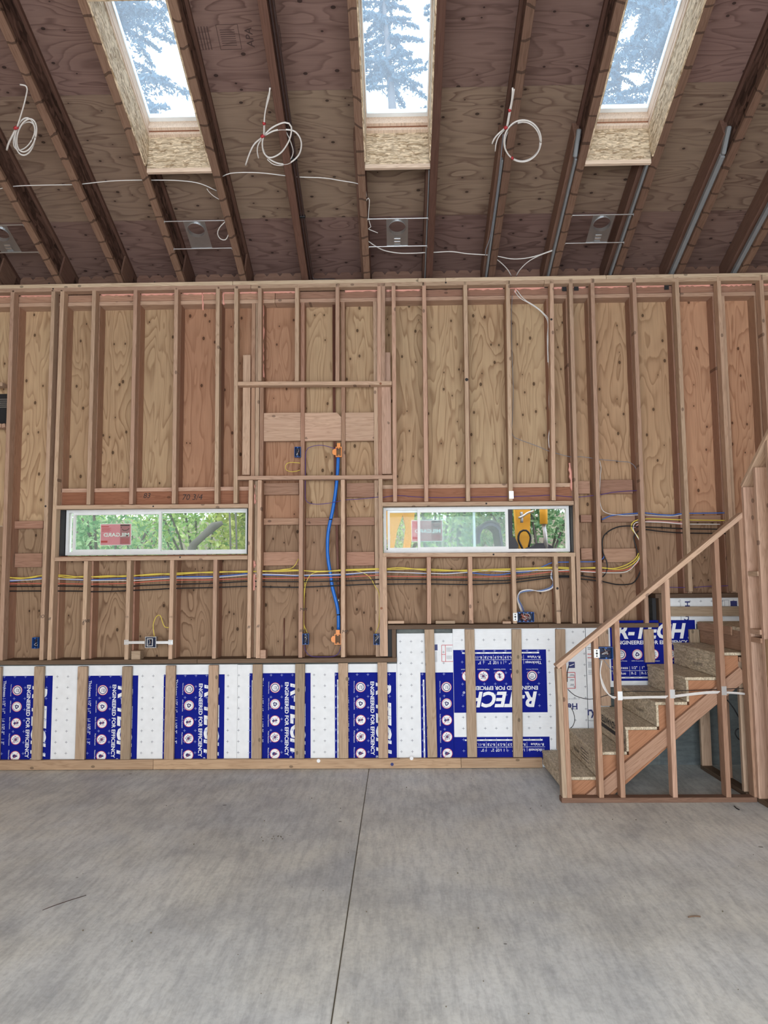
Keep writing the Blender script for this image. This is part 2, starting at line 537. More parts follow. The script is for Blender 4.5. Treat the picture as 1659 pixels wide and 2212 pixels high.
M_STEM = concrete('stem_concrete', (.10, .115, .112), (.135, .152, .15), (.18, .20, .195), .85)
M_FOAM = plain('white_foam', (.82, .85, .88), .6)
M_BLUE = plain('blue_print', (.005, .012, .235), .75, 0, .12)
M_WHITEP = plain('white_print', (.85, .87, .9), .5)
M_NAVY = plain('navy_print', (.02, .03, .16), .5)
M_RED = plain('red_print', (.55, .06, .07), .5)
M_GREYP = plain('grey_print', (.22, .24, .28), .5)
M_LTBLUE = plain('pale_blue_print', (.30, .36, .68), .5)
M_INK = plain('black_ink', (.03, .025, .025), .7)
M_VINYL = plain('white_vinyl', (.80, .83, .84), .35)
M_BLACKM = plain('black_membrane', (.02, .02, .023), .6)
M_METAL = plain('galvanized_steel', (.62, .64, .66), .35, .85)
M_GREYB = plain('grey_filler', (.23, .24, .25), .5)
M_BOXB = plain('blue_box_plastic', (.02, .10, .36), .45)
M_BOXI = plain('dark_box_inside', (.012, .022, .06), .6)
M_ORANGE = plain('orange_plastic', (.85, .30, .07), .45)
M_CONDB = plain('blue_conduit', (.015, .16, .62), .4)
M_COPPER = plain('copper_pipe', (.16, .065, .045), .4, .3)
M_DKPIPE = plain('dark_pipe', (.05, .03, .028), .4)
M_YEL = plain('yellow_sheath', (.75, .60, .10), .45)
M_BLUEC = plain('blue_sheath', (.06, .16, .52), .45)
M_WHITEC = plain('white_sheath', (.78, .76, .74), .45)
M_REDC = plain('red_sheath', (.62, .15, .10), .45)
M_BLKC = plain('black_sheath', (.012, .012, .014), .45)
M_PURP = plain('purple_sheath', (.09, .05, .26), .45)
M_TAPE = plain('red_tape', (.45, .04, .05), .5)
M_PINK = plain('pink_spray_foam', (.86, .42, .34), .7)
M_STICK = plain('pink_sticker', (.78, .27, .34), .5)
M_YELM = plain('yellow_paint', (.80, .42, .05), .4)
M_DKM = plain('dark_steel', (.045, .05, .065), .5)
M_CHROME = plain('chrome_rod', (.38, .39, .41), .45, .6)
M_GLASS = glass('window_glass', (.94, .99, .96), .05)
M_GLASS2 = glass('double_window_glass', (.90, .97, .97), .05, (.82, .92, .93))
M_SKYG = glass('skylight_glass', (.88, .95, 1), .10, (.75, .86, 1))
M_NEEDLE = leafy('fir_needles', (.09, .16, .22), (.17, .26, .32))
M_LEAF1 = leafy('leaves_green', (.22, .42, .15), (.72, .84, .42))
M_LEAF2 = leafy('leaves_yellow', (.45, .58, .16), (.95, .95, .45))
M_LEAF3 = leafy('leaves_dark', (.14, .32, .18), (.55, .74, .48))
M_BARK = plain('bark', (.13, .12, .12), .9)
M_SOIL = plain('soil', (.12, .10, .07), .9)

# ------------------------------------------------------------------ the shell
flo = thing('floor', 'grey blotchy concrete floor with one straight control joint', 'floor', kind='structure')
JX0, JX1 = at(795, 1663, -.03).x, .03
slab('concrete_slab', flo, (-5.0, -9.8, -.14), (.005, .6, 0), M_FLOOR, .004, along=1)
slab('concrete_slab', flo, (.011, -9.8, -.14), (5.6, .6, 0), M_FLOOR, .004, along=1)
slab('joint_bed', flo, (-.05, -9.8, -.2), (.07, .6, -.006), M_SOIL, 0, along=1)

walls = thing('wall_left', 'plywood side wall beyond the left edge of the frame', 'wall', kind='structure')
slab('sheathing_panel', walls, (-5.0, -9.6, 0), (-4.98, .3, 8.0), M_PLY, 0)
wallr = thing('wall_right', 'dark plywood side wall beyond the stair landing', 'wall', kind='structure')
slab('sheathing_panel', wallr, (5.5, -9.6, 0), (5.52, .3, 8.0), M_PLY, 0)
wallf = thing('wall_front', 'front wall with the wide open garage door behind the camera', 'wall', kind='structure')
for r in cut((-5.0, 0, 5.52, 6.2), [(-3.1, -.1, 3.7, 3.3)]):
    slab('sheathing_panel', wallf, (r[0], -9.62, r[1]), (r[2], -9.60, r[3]), M_PLY, 0)

wall = thing('wall_back', 'tall double-framed back wall of open studs over plywood', 'wall', kind='structure')

# front frame, 2x4 studs: pixel ends of each centre line on the front face
def stud(name, xt, yt, xb, yb, Y=YF, w=.038, d=.089, mat=None):
    A, B = at(xb, yb, Y), at(xt, yt, Y)
    A.y = B.y = Y + d / 2
    return board(name, wall, A, B, w, d, mat or M_STUD)


FRONT = [(26.7, 627, 1, 1427), (115.1, 626, 88.6, 1426), (134.7, 626, 105.8, 1426),
         (203, 625, 190.5, 1090), (292.6, 623, 282.6, 1089), (380.7, 621, 374.8, 1088), (470.3, 619, 467.3, 1088), (510, 618, 508.4, 1087),
         (561, 617, 560.7, 823), (641.4, 615, 641, 823), (728.7, 613.5, 728.7, 823), (819, 611.5, 818.8, 823), (827.8, 611, 827.4, 823),
         (850, 611, 853.4, 1084), (915.9, 609.5, 921, 1083.5), (1004.9, 607.5, 1011.4, 1082.5), (1097, 605, 1103.8, 1082), (1191.7, 603, 1196.3, 1081),
         (1232.8, 602, 1252.8, 1348), (1279.6, 601, 1299.4, 1348), (1369.5, 599, 1398, 1348), (1461.8, 597, 1492.5, 1278), (1552.5, 595, 1587, 1278), (1644.4, 593, 1683, 1278), (1735, 591, 1776, 1278),
         (541.6, 1037, 537, 1422), (561, 1037, 556.8, 1422), (650.5, 1036, 648.7, 1421), (740.5, 1036, 741, 1420), (821.7, 1034, 825, 1418), (830.6, 1203, 833.5, 1418),
         (185.4, 1212, 179, 1425), (278.4, 1211, 272.4, 1425), (371.5, 1210, 367.5, 1424), (465.2, 1208, 461.8, 1423),
         (926.4, 1203, 927, 1347.5), (1015.3, 1202.5, 1018, 1347), (1109.3, 1202, 1113, 1347), (1200.3, 1201.5, 1207.3, 1347), (1237.7, 1201, 1241.6, 1347),
         (-62, 629, -88, 1428)]
for s in FRONT: stud('stud', *s)


def rail(name, p, q, Y=YF, h=.038, d=.089, mat=None):
    A, B = at(*p, Y), at(*q, Y); A.y = B.y = Y + d / 2
    return board(name, wall, A, B, h, d, mat or M_STUD, side=(0, 0, 1))


rail('window_head', (121, 1095.7), (536, 1092.4))
rail('window_sill', (116, 1208), (534.5, 1204.3))
rail('window_head', (826, 1089.3), (1239.6, 1086.2))
rail('window_sill', (827.5, 1198.6), (1243.5, 1198))
rail('crosspiece', (513.5, 828.4), (846.3, 827))
rail('crosspiece', (513, 1032.3), (848.3, 1030.3))
# double top plate, in three lengths
for x0, x1 in ((-4.95, -1.62), (-1.617, 1.25), (1.253, 5.45)):
    slab('top_plate', wall, (x0 + .5, 0, 4.597), (min(x1 + .5, 5.45), .089, 4.635), M_STUD)
slab('top_plate', wall, (-4.95, 0, 4.597), (-4.46, .089, 4.635), M_STUD)
for x0, x1 in ((-4.95, -1.30), (-1.297, .52), (.523, .79), (.793, 2.35), (2.353, 3.0), (3.003, 5.45)):
    slab('top_plate', wall, (x0, 0, 4.635), (x1, .089, 4.673), M_STUD_L)
# stepped bottom plates
ZP = (1.012, 1.315, 1.585)
slab('bottom_plate', wall, (-4.95, -.004, ZP[0] - .04), (-1.6, .24, ZP[0]), M_PLATE_T)
slab('bottom_plate', wall, (-1.597, -.004, ZP[0] - .04), (.275, .24, ZP[0]), M_PLATE_T)
slab('bottom_plate', wall, (.196, -.004, ZP[1] - .04), (1.6, .24, ZP[1]), M_PLATE_T)
slab('bottom_plate', wall, (1.603, -.004, ZP[1] - .04), (2.72, .24, ZP[1]), M_PLATE_T)
slab('bottom_plate', wall, (2.70, -.004, ZP[2] - .04), (5.45, .24, ZP[2]), M_PLATE_T)
slab('step_stud', wall, (.232, .012, ZP[0]), (.270, .2, ZP[1] - .04), M_PLATE_T)
slab('step_stud', wall, (2.735, .012, ZP[1]), (2.773, .2, ZP[2] - .04), M_PLATE_T)

# rear frame, 2x6
ZRP = 4.487
for x0, x1 in ((-4.95, -.9), (-.897, 3.1), (3.103, 5.45)):
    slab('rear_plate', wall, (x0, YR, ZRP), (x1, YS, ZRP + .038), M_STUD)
    slab('rear_plate', wall, (x0 + .001, YR + .006, ZRP + .042), (x1 - .001, YS, ZRP + .113), M_STUD_D)  # darker lumber colour stands in for the shade below the top plate
WL = (-2.965, 2.000, -1.160, 2.455)     # window openings x0, z0, x1, z1
WR = (.155, 1.990, 1.967, 2.446)
ZHP = 2.615                              # underside of the rear plate over the headers


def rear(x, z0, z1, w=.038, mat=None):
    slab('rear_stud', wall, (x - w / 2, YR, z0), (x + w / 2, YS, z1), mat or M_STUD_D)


for i in range(-4, 20):
    x = X0 + i * G + .004
    zb = ZP[0] if x < .23 else ZP[1] if x < 2.73 else ZP[2]
    if 3 < i < 8: continue
    if 0 <= i <= 3 or 8 <= i <= 11:
        rear(x, ZHP + .04, ZRP); rear(x, zb, 1.955)
    else: rear(x, zb, ZRP)
for x in (X0 + 14 * G + .045, X0 + 15 * G + .045, X0 + 15 * G + .086): rear(x, ZP[2], ZRP, mat=M_STUD)
rear(WL[0] - .028, ZP[0], ZRP); rear(WL[0] - .069, ZP[0], ZRP, mat=M_STUD)
rear(WL[1 + 1] + .026, ZP[0], 2.6, mat=M_STUD_D)
rear(WR[0] - .026, ZP[0], 2.6, mat=M_STUD); rear(WR[2] + .028, ZP[1], ZRP)
for px in (546.2, 555.3, 564.8, 812.2, 820.7):
    rear(at(px, 930, YR).x, ZP[0], ZRP, mat=M_STUD if px in (555.3, 812.2) else M_STUD_D)
for px in (653.6, 741.6): rear(at(px, 930, YR).x, ZP[0], ZRP)
# wide flat boards flanking the niche
for (a, b, yt, yb) in ((523, 541.3, 766.5, 1026), (825.6, 843.4, 761, 1024)):
    A, B = at(a, yb, YR - .012), at(b, yt, YR - .012)
    slab('flat_board', wall, (A.x, YR - .014, A.z), (B.x, YR - .001, B.z), M_BACK, along=2)


def block(name, x0, y0, x1, y1, Y, t, mat):
    A, B = at(x0, y1, Y), at(x1, y0, Y)
    return slab(name, wall, (A.x, Y, A.z), (B.x, Y + t, B.z), mat, along=0)


YB = .158
block('backing_board', 569, 891, 649.5, 953, YB - .03, .038, M_BACK)
A, B = at(658, 952.6, YB - .03), at(737, 891, YB - .03)
bm = bmesh.new()
cx_, cz_ = (A.x + B.x) / 2, (A.z + B.z) / 2
w2, h2 = (B.x - A.x) / 2, (B.z - A.z) / 2
add_prism(bm, [(-w2, -h2, 0), (w2, -h2, 0), (w2, h2 - .045, 0), (w2 - .042, h2, 0), (-w2, h2, 0)], (0, 0, .038))
link('backing_board', bm_mesh('backing_board', bm, [M_BACK]), wall, Matrix.Translation((cx_, YB + .008, cz_)) @ Matrix.Rotation(math.pi / 2, 4, 'X'))
block('backing_board', 746, 890.5, 808, 952.5, YB - .03, .038, M_BACK)
for q in ((568.7, 1043, 645.4, 1069), (748.5, 1043, 808.7, 1074), (568.7, 1119, 645.4, 1134), (660, 1118, 736, 1134.5), (748.5, 1117, 809, 1135),
          (568.7, 1192, 645.4, 1222), (748.5, 1192, 809, 1222), (31, 1125, 93, 1142), (31, 1195, 91, 1225.5),
          (1249, 1038.6, 1274, 1066.6), (1297, 1036, 1366, 1066.6), (1254.5, 1112, 1278, 1128), (1300, 1113.5, 1372, 1128),
          (1255.7, 1184, 1279.6, 1209), (1303.6, 1184.4, 1373.5, 1214.8), (1395, 1112.5, 1475, 1128), (1490, 1112.5, 1568, 1128)):
    block('blocking', *q, YB, .038, M_STUD_D)
# window headers and the plate above, sill pieces below
for (xa, xb, w) in ((WL[0] - .05, WL[2] + .045, WL), (WR[0] - .045, WR[2] + .05, WR)):
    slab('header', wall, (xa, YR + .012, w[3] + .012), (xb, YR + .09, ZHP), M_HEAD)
    slab('header_plate', wall, (xa, YR, ZHP), (xb, YS, ZHP + .038), M_STUD)
    slab('rear_sill', wall, (xa, YR, w[1] - .045), (xb, YS, w[1] - .007), M_HEAD)
    slab('jamb_liner', wall, (w[0] - .012, YF + .09, w[1] - .005), (w[0] - .002, YS, w[3] + .01), M_BLACKM if w is WL else M_STUD, 0)
    slab('jamb_liner', wall, (w[2] + .002, YF + .09, w[1] - .005), (w[2] + .012, YS, w[3] + .01), M_BLACKM, 0)
# sheathing: one panel per 4 ft width, two lifts
zb0 = [ -4.98] + [X0 + k * G for k in (-4, -1, 2, 5, 8, 11, 14, 17)] + [5.5]
for k, (a, b) in enumerate(zip(zb0, zb0[1:])):
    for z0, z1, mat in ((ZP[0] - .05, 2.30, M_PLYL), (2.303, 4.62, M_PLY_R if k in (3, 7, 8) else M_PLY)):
        rs = cut((z0, a + .0015, z1, b - .0015), [(WL[1], WL[0], WL[3], WL[2]), (WR[1], WR[0], WR[3], WR[2])])
        if k == 0 or k == 1:
            rs = [q for r in rs for q in cut(r, [(3.30, -3.72, 3.64, -3.552)])]
        # local x up, local y along the wall, so that the grain runs upward
        M = Matrix(((0, 1, 0), (0, 0, 1), (1, 0, 0))).to_4x4(); M.translation = (0, YS, 0)
        link('sheathing_panel', rects_mesh(rs, .012, mat), wall, M)
# vent opening at the far left: two short cross blocks and a dark slatted cap
stud('vent_trim', -2, 921, 10.5, 918, YF + .02)
slab('vent_block', wall, (-4.0, YF, 3.655), (-3.545, .089, 3.693), M_STUD)
slab('vent_block', wall, (-4.0, YF, 3.245), (-3.545, .089, 3.283), M_STUD)
vent = thing('wall_vent', 'black louvred vent cap at the left edge between two short blocks', 'vent', (-3.65, .25, 3.28))
slab('cap', vent, (-3.74, .25, 3.28), (-3.545, .30, 3.66), M_BLACKM)
for i in range(5):
    slab('slat', vent, (-3.73, .235, 3.50 + i * .02), (-3.56, .248, 3.506 + i * .02), M_METAL, 0)

# pink foam sealant beads along the rear plate
bm = bmesh.new()
rb = random.Random(3)
for i in range(-3, 18):
    xa, xb = X0 + i * G + .03, X0 + (i + 1) * G - .03
    if rb.random() < .12: continue
    P = []
    n = 14
    for k in range(n + 1):
        P.append(Vector((xa + (xb - xa) * k / n, YR + .006 + rb.uniform(-.003, .003), 4.603 + rb.uniform(-.006, .006))))
    sz = [rb.uniform(.008, .02) for _ in P]
    add_tube(bm, P, lambda i_: sz[i_], 7)
for (px, y0, y1) in ((437.5, 633, 670), (483, 632, 658), (1113, 622, 633), (566, 630, 655), (1193, 622, 634), (568, 660, 815)):
    A, B = at(px, y0, YR), at(px, y1, YR); n = max(4, int((A - B).length / .03))
    P = [A.lerp(B, k / n) + Vector((rb.uniform(-.006, .006), 0, 0)) for k in range(n + 1)]
    sz = [rb.uniform(.006, .014) * (1 if px < 1200 else 1.2) for _ in P]
    add_tube(bm, P, lambda i_: sz[i_], 7)
for (px0, py0, px1, py1) in ((548, 1045, 549, 1088), (1233, 700, 1234, 760), (1230, 1000, 1237, 1060), (550, 1212, 549, 1225), (549, 1240, 548, 1275), (1232, 1226, 1234, 1252)):
    A, B = at(px0, py0, .10), at(px1, py1, .10); n = 8
    P = [A.lerp(B, k / n) + Vector((rb.uniform(-.006, .006), rb.uniform(-.004, .004), 0)) for k in range(n + 1)]
    sz = [rb.uniform(.008, .018) for _ in P]
    add_tube(bm, P, lambda i_: sz[i_], 7)
o = link('foam_sealant', bm_mesh('foam_sealant', bm, [M_PINK]), wall); o['kind'] = 'stuff'
for px, py in ((1219, 623), (1245, 622), (1440, 620)):
    A = at(px, py, .09)
    slab('nail_plate', wall, A + Vector((-.022, 0, -.026)), A + Vector((.022, .003, .026)), M_BLACKM, 0)
A = at(1104.5, 1069, 0)
slab('nail_plate', wall, A + Vector((-.021, -.004, -.036)), A + Vector((.021, -.0005, .036)), M_METAL, 0)
# pencil and marker notes
bm = bmesh.new()
MW = Matrix.Rotation(math.pi / 2, 4, 'X')


def wall_text(bm, s, px, py, h, Y, mi=0, rot=0):
    A = at(px, py, Y)
    add_text(bm, s, 0, 0, None, h, .2, 0, Matrix.Translation(A) @ MW @ Matrix.Rotation(rot, 4, 'Z'))


wall_text(bm, '70 3/4', 394, 1080, .055, YR + .0105)
wall_text(bm, '83', 310, 1076, .05, YR + .0105)
for s, px, py in (('MM', 651, 1320), ('##', 649.5, 1366), ('#', 537.5, 1358), ('#', 557.5, 1356), ('IO', 89, 1335), ('#', 107, 1340), ('(10)', 368.5, 1335), ('(10)', 273.5, 1335), ('WR', 182, 1345), ('MP', 742, 1368), ('###', 1205, 1322)):
    wall_text(bm, s, px - 3, py, .03 if len(s) < 3 else .018, -.0012, rot=0)
link('pencil_mark', bm_mesh('pencil_mark', bm, [M_INK]), wall)['kind'] = 'stuff'

def hole(px, py, r, Y, mat):
    bm = bmesh.new(); A = at(px, py, Y); add_disc(bm, 0, 0, r, MW, .0008, 0, 14)
    link('drill_hole', bm_mesh('drill_hole', bm, [mat]), wall, Matrix.Translation(A))


for px, py, r, mt in ((331, 1093.8, .008, M_INK), (389, 1203.6, .008, M_INK), (1050.5, 1087.7, .009, M_INK), (1066, 1197.7, .009, M_INK), (688, 1643.5, .017, M_WHITEP), (847, 1651, .015, M_NAVY), (889, 1638, .017, M_WHITEP),
                      (963, 610.5, .009, M_INK), (114.8, 624, .008, M_INK), (106, 612, .007, M_INK), (334, 609, .006, M_INK), (1191, 690, .011, M_INK), (1008, 820, .016, M_INK), (1204, 1271, .012, M_INK), (824, 1314, .012, M_HEAD), (98.5, 1093.5, .010, M_INK), (822, 828.6, .012, M_HEAD)):
    hole(px, py, r, -.0006, mt)

# stem wall, lower furring
slab('stem_wall', wall, (-4.95, .102, 0), (.19, .26, ZP[0] - .04), M_STEM)
slab('stem_wall', wall, (.19, .102, 0), (2.72, .26, ZP[1] - .04), M_STEM)
slab('stem_wall', wall, (2.72, .102, 0), (5.45, .26, ZP[2] - .04), M_STEM)
slab('gap_shade_sheet', wall, (.192, .094, ZP[0]), (.278, .101, ZP[1] - .04), M_BLACKM, 0, along=2)  # added black sheet: the dark of the open step gap put in as colour
slab('gap_shade_sheet', wall, (2.70, .094, ZP[1]), (2.79, .101, ZP[2] - .04), M_BLACKM, 0, along=2)  # same black stand-in for the shaded gap at the upper step
XS = 1.61
for x0, x1 in ((-4.95, -2.0), (-1.997, .857), (.86, XS - .004)):
    slab('floor_plate', wall, (x0, 0, 0.004), (x1, .038, .092), M_SILLW)
for (xt, yt, xb, yb) in ((-8, 1441, -14, 1643), (84, 1440, 77.4, 1642), (178, 1440, 171.5, 1641), (274, 1440, 269.7, 1641), (368.4, 1438, 363.9, 1641), (461, 1437, 457, 1640),
                         (556, 1435, 554, 1639.5), (648, 1434, 646.6, 1639), (741, 1432.5, 742, 1638.5), (825.7, 1431, 828, 1638), (927.4, 1359.5, 934.4, 1636.5), (1014.4, 1359.5, 1020.5, 1636),
                         (1116, 1359.5, 1119.4, 1636), (1210.8, 1359.5, 1214, 1620)):
    stud('furring_stud', xt, yt, xb, yb, .0, .089, .038, M_WEATH)
for (xt, yt, xb, yb) in ((1303.5, 1359.5, 1310, 1525), (1401.5, 1359.5, 1405, 1431), (1500, 1359.5, 1502, 1390)):
    stud('furring_stud', xt, yt, xb, yb, .0, .089, .038, M_WEATH)
rail('furring_strip', (1449, 1321), (1700, 1320), .0, .09, .038, M_WEATH)

# ------------------------------------------------------------------ ceiling: joists, sheathing, blocks
ceil = thing('ceiling', 'sloping plywood roof deck on brown joists, seen from below', 'ceiling', kind='structure')
RA = Vector((0, -1, SL)).normalized()          # up the slope, toward the room
RN = Vector((0, SL, 1)).normalized()           # roof normal, outward
C_ = RN.z
YE, YRG = .42, -5.2
RD = Matrix((Vector((1, 0, 0)), RA, -RN)).transposed()   # columns: along the eave, up the slope, down into the room


def rp(x, y, off):
    return Vector((x, y, rz(y, off)))


def rbox(name, parent, x0, x1, o0, o1, y0, y1, mat, bev=.002):
    """box along the slope; o0..o1 are vertical offsets above the joist underside"""
    A, B = rp((x0 + x1) / 2, y0, (o0 + o1) / 2), rp((x0 + x1) / 2, y1, (o0 + o1) / 2)
    return board(name, parent, A, B, x1 - x0, (o1 - o0) * C_, mat, (1, 0, 0), bev)


SOLID = (4, 6)
FW2 = .032
for k in range(-3, 14):
    x = XR + k * .6096
    if k in SOLID:
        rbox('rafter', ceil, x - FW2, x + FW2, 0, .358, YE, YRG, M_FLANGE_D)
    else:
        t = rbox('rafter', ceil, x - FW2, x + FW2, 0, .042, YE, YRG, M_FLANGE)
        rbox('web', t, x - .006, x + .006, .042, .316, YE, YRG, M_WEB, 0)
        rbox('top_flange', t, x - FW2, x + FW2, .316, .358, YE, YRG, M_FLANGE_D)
    if k >= 4:
        rbox('filler_board', ceil, x - FW2 - (.035 if k > 6 else .028), x - FW2 + (.018 if k not in SOLID else -.001), .16, .352, YE - .05, -1.08 if k in (6, 9) else -1.16, M_SISTER)
    if k >= 7:
        rbox('filler_board', ceil, x - .03, x - .008, .044, .155, YE - .05, -1.08, M_STUD_D)
        t = rbox('grey_strip', ceil, x - FW2 - (.022 if k < 10 else .04), x - FW2 + (.0 if k > 7 else -.002), .03, .085, .25, -1.08 if k == 9 else -1.12, M_GREYB, .008)
    if k == 6:
        rbox('grey_strip', ceil, x - FW2 - .012, x - FW2 - .002, .03, .06, .25, -1.05, M_GREYB, .004)
    if k >= 8 and k != 9:
        A = rp(x - FW2 - .02, -1.12, .055); B = rp(x - .035, -1.22, .20)
        board('grey_strip', ceil, A, B, .035, .05, M_GREYB, (1, 0, 0), .008)
    # web stiffener block at the plate
    rbox('stiffener', ceil, x + .012 if k < 5 else x - .031, x + .031 if k < 5 else x - .008, .05, .31, .26, .02, M_SISTER)
    # scalloped vent baffle between joists, and the eave board behind it
    if k < 13:
        x0, x1 = x + FW2 + .004, x + .6096 - FW2 - .004
        n = 4; pts = [(x0, .37, 4.58)]
        w = (x1 - x0) / n
        for i in range(n):
            a = x0 + i * w
            pts += [(a + .001, .37, 4.872), (a + w * .22, .37, 4.905), (a + w * .78, .37, 4.905), (a + w * .999, .37, 4.872)]
        pts += [(x1, .37, 4.58)]
        bm = bmesh.new(); add_prism(bm, pts[::-1], (0, .008, 0))
        cc = Vector(((x0 + x1) / 2, .37, 4.8))
        bmesh.ops.translate(bm, verts=bm.verts, vec=-cc)
        link('vent_baffle', bm_mesh('vent_baffle', bm, [M_SISTER]), ceil, Matrix.Translation(cc))
slab('eave_board', ceil, (-5.0, .43, 4.5), (5.52, .45, 4.9), M_SISTER, 0)
slab('light_stop_soffit', ceil, (-5.0, .23, 4.56), (5.52, .45, 4.58), M_SISTER, 0)  # unseen board, added to stop light leaking in at the eave

SKY = []
for k in (2, 5, 8):
    SKY.append((XR + k * .6096 + FW2 + .001, XR + (k + 1) * .6096 - FW2 - .001))
YK0, YK1 = -1.12, -2.345
# deck panels: rows 4 ft up the slope, 8 ft along it, staggered
OD = .358
rows = [.45, -.272, -1.420, -2.575, -3.73, -4.885, YRG]
holes = [(a, -YK0, b, -YK1) for a, b in SKY]
for r in range(len(rows) - 1):
    y0, y1 = rows[r], rows[r + 1]
    edges = [-5.0] + [XR + k * .6096 for k in ((-1, 3, 7, 11) if r % 2 else (-3, 1, 5, 9, 13))] + [5.52]
    for a, b in zip(edges, edges[1:]):
        rs = cut((a + .0015, -y0 + .0015, b - .0015, -y1 - .0015), holes)
        bm = bmesh.new()
        cx = (a + b) / 2; cyy = (y0 + y1) / 2
        for q in rs:
            vs = [(X - cx, (cyy - yy) / abs(RA.y), 0) for (X, yy) in ((q[0], -q[1]), (q[2], -q[1]), (q[2], -q[3]), (q[0], -q[3]))]
            add_prism(bm, vs, (0, 0, -.014))
        M = RD.to_4x4(); M.translation = rp(cx, cyy, OD)
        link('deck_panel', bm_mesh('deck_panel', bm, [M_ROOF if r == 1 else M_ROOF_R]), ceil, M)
# other slope of the roof, behind the camera
zr_ = rz(YRG, .36)
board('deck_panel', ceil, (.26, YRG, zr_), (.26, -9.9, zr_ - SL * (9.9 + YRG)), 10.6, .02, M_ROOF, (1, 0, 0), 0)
# grade stamp on the deck
bm = bmesh.new()
T = RD.to_4x4()
A = rf(455, 84, .356); T.translation = A
add_text(bm, 'APA', -.07, -.32, None, .055, .1, .01, T @ Matrix.Rotation(math.pi / 2, 4, 'Z'))
for i in range(7): add_line(bm, (-.14 + i * .022, -.08), (-.14 + i * .022, .09), .006, T, 0)
for p, q in (((.06, -.08), (.22, -.08)), ((.22, -.08), (.22, .10)), ((.22, .10), (.06, .10)), ((.06, .10), (.06, -.08))): add_line(bm, p, q, .004, T, 0)
for i in range(8): add_line(bm, (.08, -.05 + i * .016), (.19, -.05 + i * .016), .005, T, 0)
for i in range(5): add_line(bm, (.44 + i * .022, -.07), (.44 + i * .022, .09), .005, T, 0)
link('grade_stamp', bm_mesh('grade_stamp', bm, [plain('stamp_ink', (.07, .04, .035), .9)]), ceil)['kind'] = 'stuff'

# ------------------------------------------------------------------ skylights
for n, (a, b) in enumerate(SKY):
    st = thing('window_%d' % (n + 3), ('left', 'middle', 'right')[n] + ' skylight in a strand-board well between two joists', 'skylight', rp((a + b) / 2, YK0, .4), kind='structure')
    Y0, Y1 = YK0, YK1
    ZT = .36
    # plumb lower and upper well walls, sloping side walls
    slab('well_panel', st, (a, Y0, rz(Y0, -.004)), (b, Y0 + .02, rz(Y0, ZT)), M_OSB, 0, along=0)
    slab('well_edge', st, (a, Y0 - .003, rz(Y0, -.006)), (b, Y0 + .03, rz(Y0, .028)), M_CURB, .001, along=0)
    slab('well_panel', st, (a, Y1 - .02, rz(Y1, -.004)), (b, Y1, rz(Y1, ZT)), M_OSB, 0, along=0)
    for x0, x1 in ((a - .001, a + .012), (b - .012, b + .001)):
        rbox('well_panel', st, x0, x1, -.002, .30, Y0, Y1, M_OSB, 0)
    # plywood edge, curb and skylight frame, each stepped a little inward
    for i, (o0, o1, t, mt) in enumerate(((.30, .335, .020, M_CURB), (.335, .352, .012, M_HEAD), (.352, .44, .018, M_CURB), (.44, .50, .024, M_VINYL))):
        for x0, x1 in ((a - .02, a + t * .9), (b - t * .9, b + .02)):
            rbox('curb_strip', st, x0, x1, o0, o1, Y0 + .02, Y1 - .02, mt, .001)
        for y0, y1 in ((Y0 + .06, Y0 - t), (Y1 + t, Y1 - .06)):
            rbox('curb_strip', st, a + t * .9, b - t * .9, o0, o1, y0, y1, mt, .001)
    rbox('pane', st, a + .02, b - .02, .455, .462, Y0 - .02, Y1 + .02, M_SKYG, 0)

# ------------------------------------------------------------------ windows in the back wall
def window(name, label, w, split, panes, slider=None):
    st = thing(name, label, 'window', ((w[0] + w[2]) / 2, .2, w[1]), kind='structure')
    y0, y1 = .185, .255
    bm = bmesh.new(); frame_bm(bm, w[0] + .004, w[1] + .004, w[2] - .004, w[3] - .006, (.028, .028, .032, .026), y0, y1)
    link('frame', bm_mesh('frame', bm, [M_VINYL]), st)
    for (a, b, ya, yb, t, g) in panes:
        bm = bmesh.new(); z0, z1 = w[1] + .034, w[3] - .030
        frame_bm(bm, a, z0, b, z1, (t, t, t, t), ya, yb)
        s = link('sash', bm_mesh('sash', bm, [M_VINYL]), st)
        if g: slab('pane', s, (a + t, (ya + yb) / 2 - .002, z0 + t), (b - t, (ya + yb) / 2 + .002, z1 - t), g, 0, along=0)
    return st


xl = lambda px: at(px, 1150, .2).x
window('window_1', 'low wide white sliding window beside the yellow arched cable, both halves glazed', WL, None,
       [(xl(157), xl(348), .20, .222, .026, M_GLASS), (xl(344), xl(535), .226, .248, .014, M_GLASS)])
window('window_2', 'low wide white sliding window before the excavator, slid half open', WR, None,
       [(xl(837), xl(1028), .228, .248, .024, M_GLASS), (xl(902), xl(1098), .196, .220, .027, M_GLASS2)])


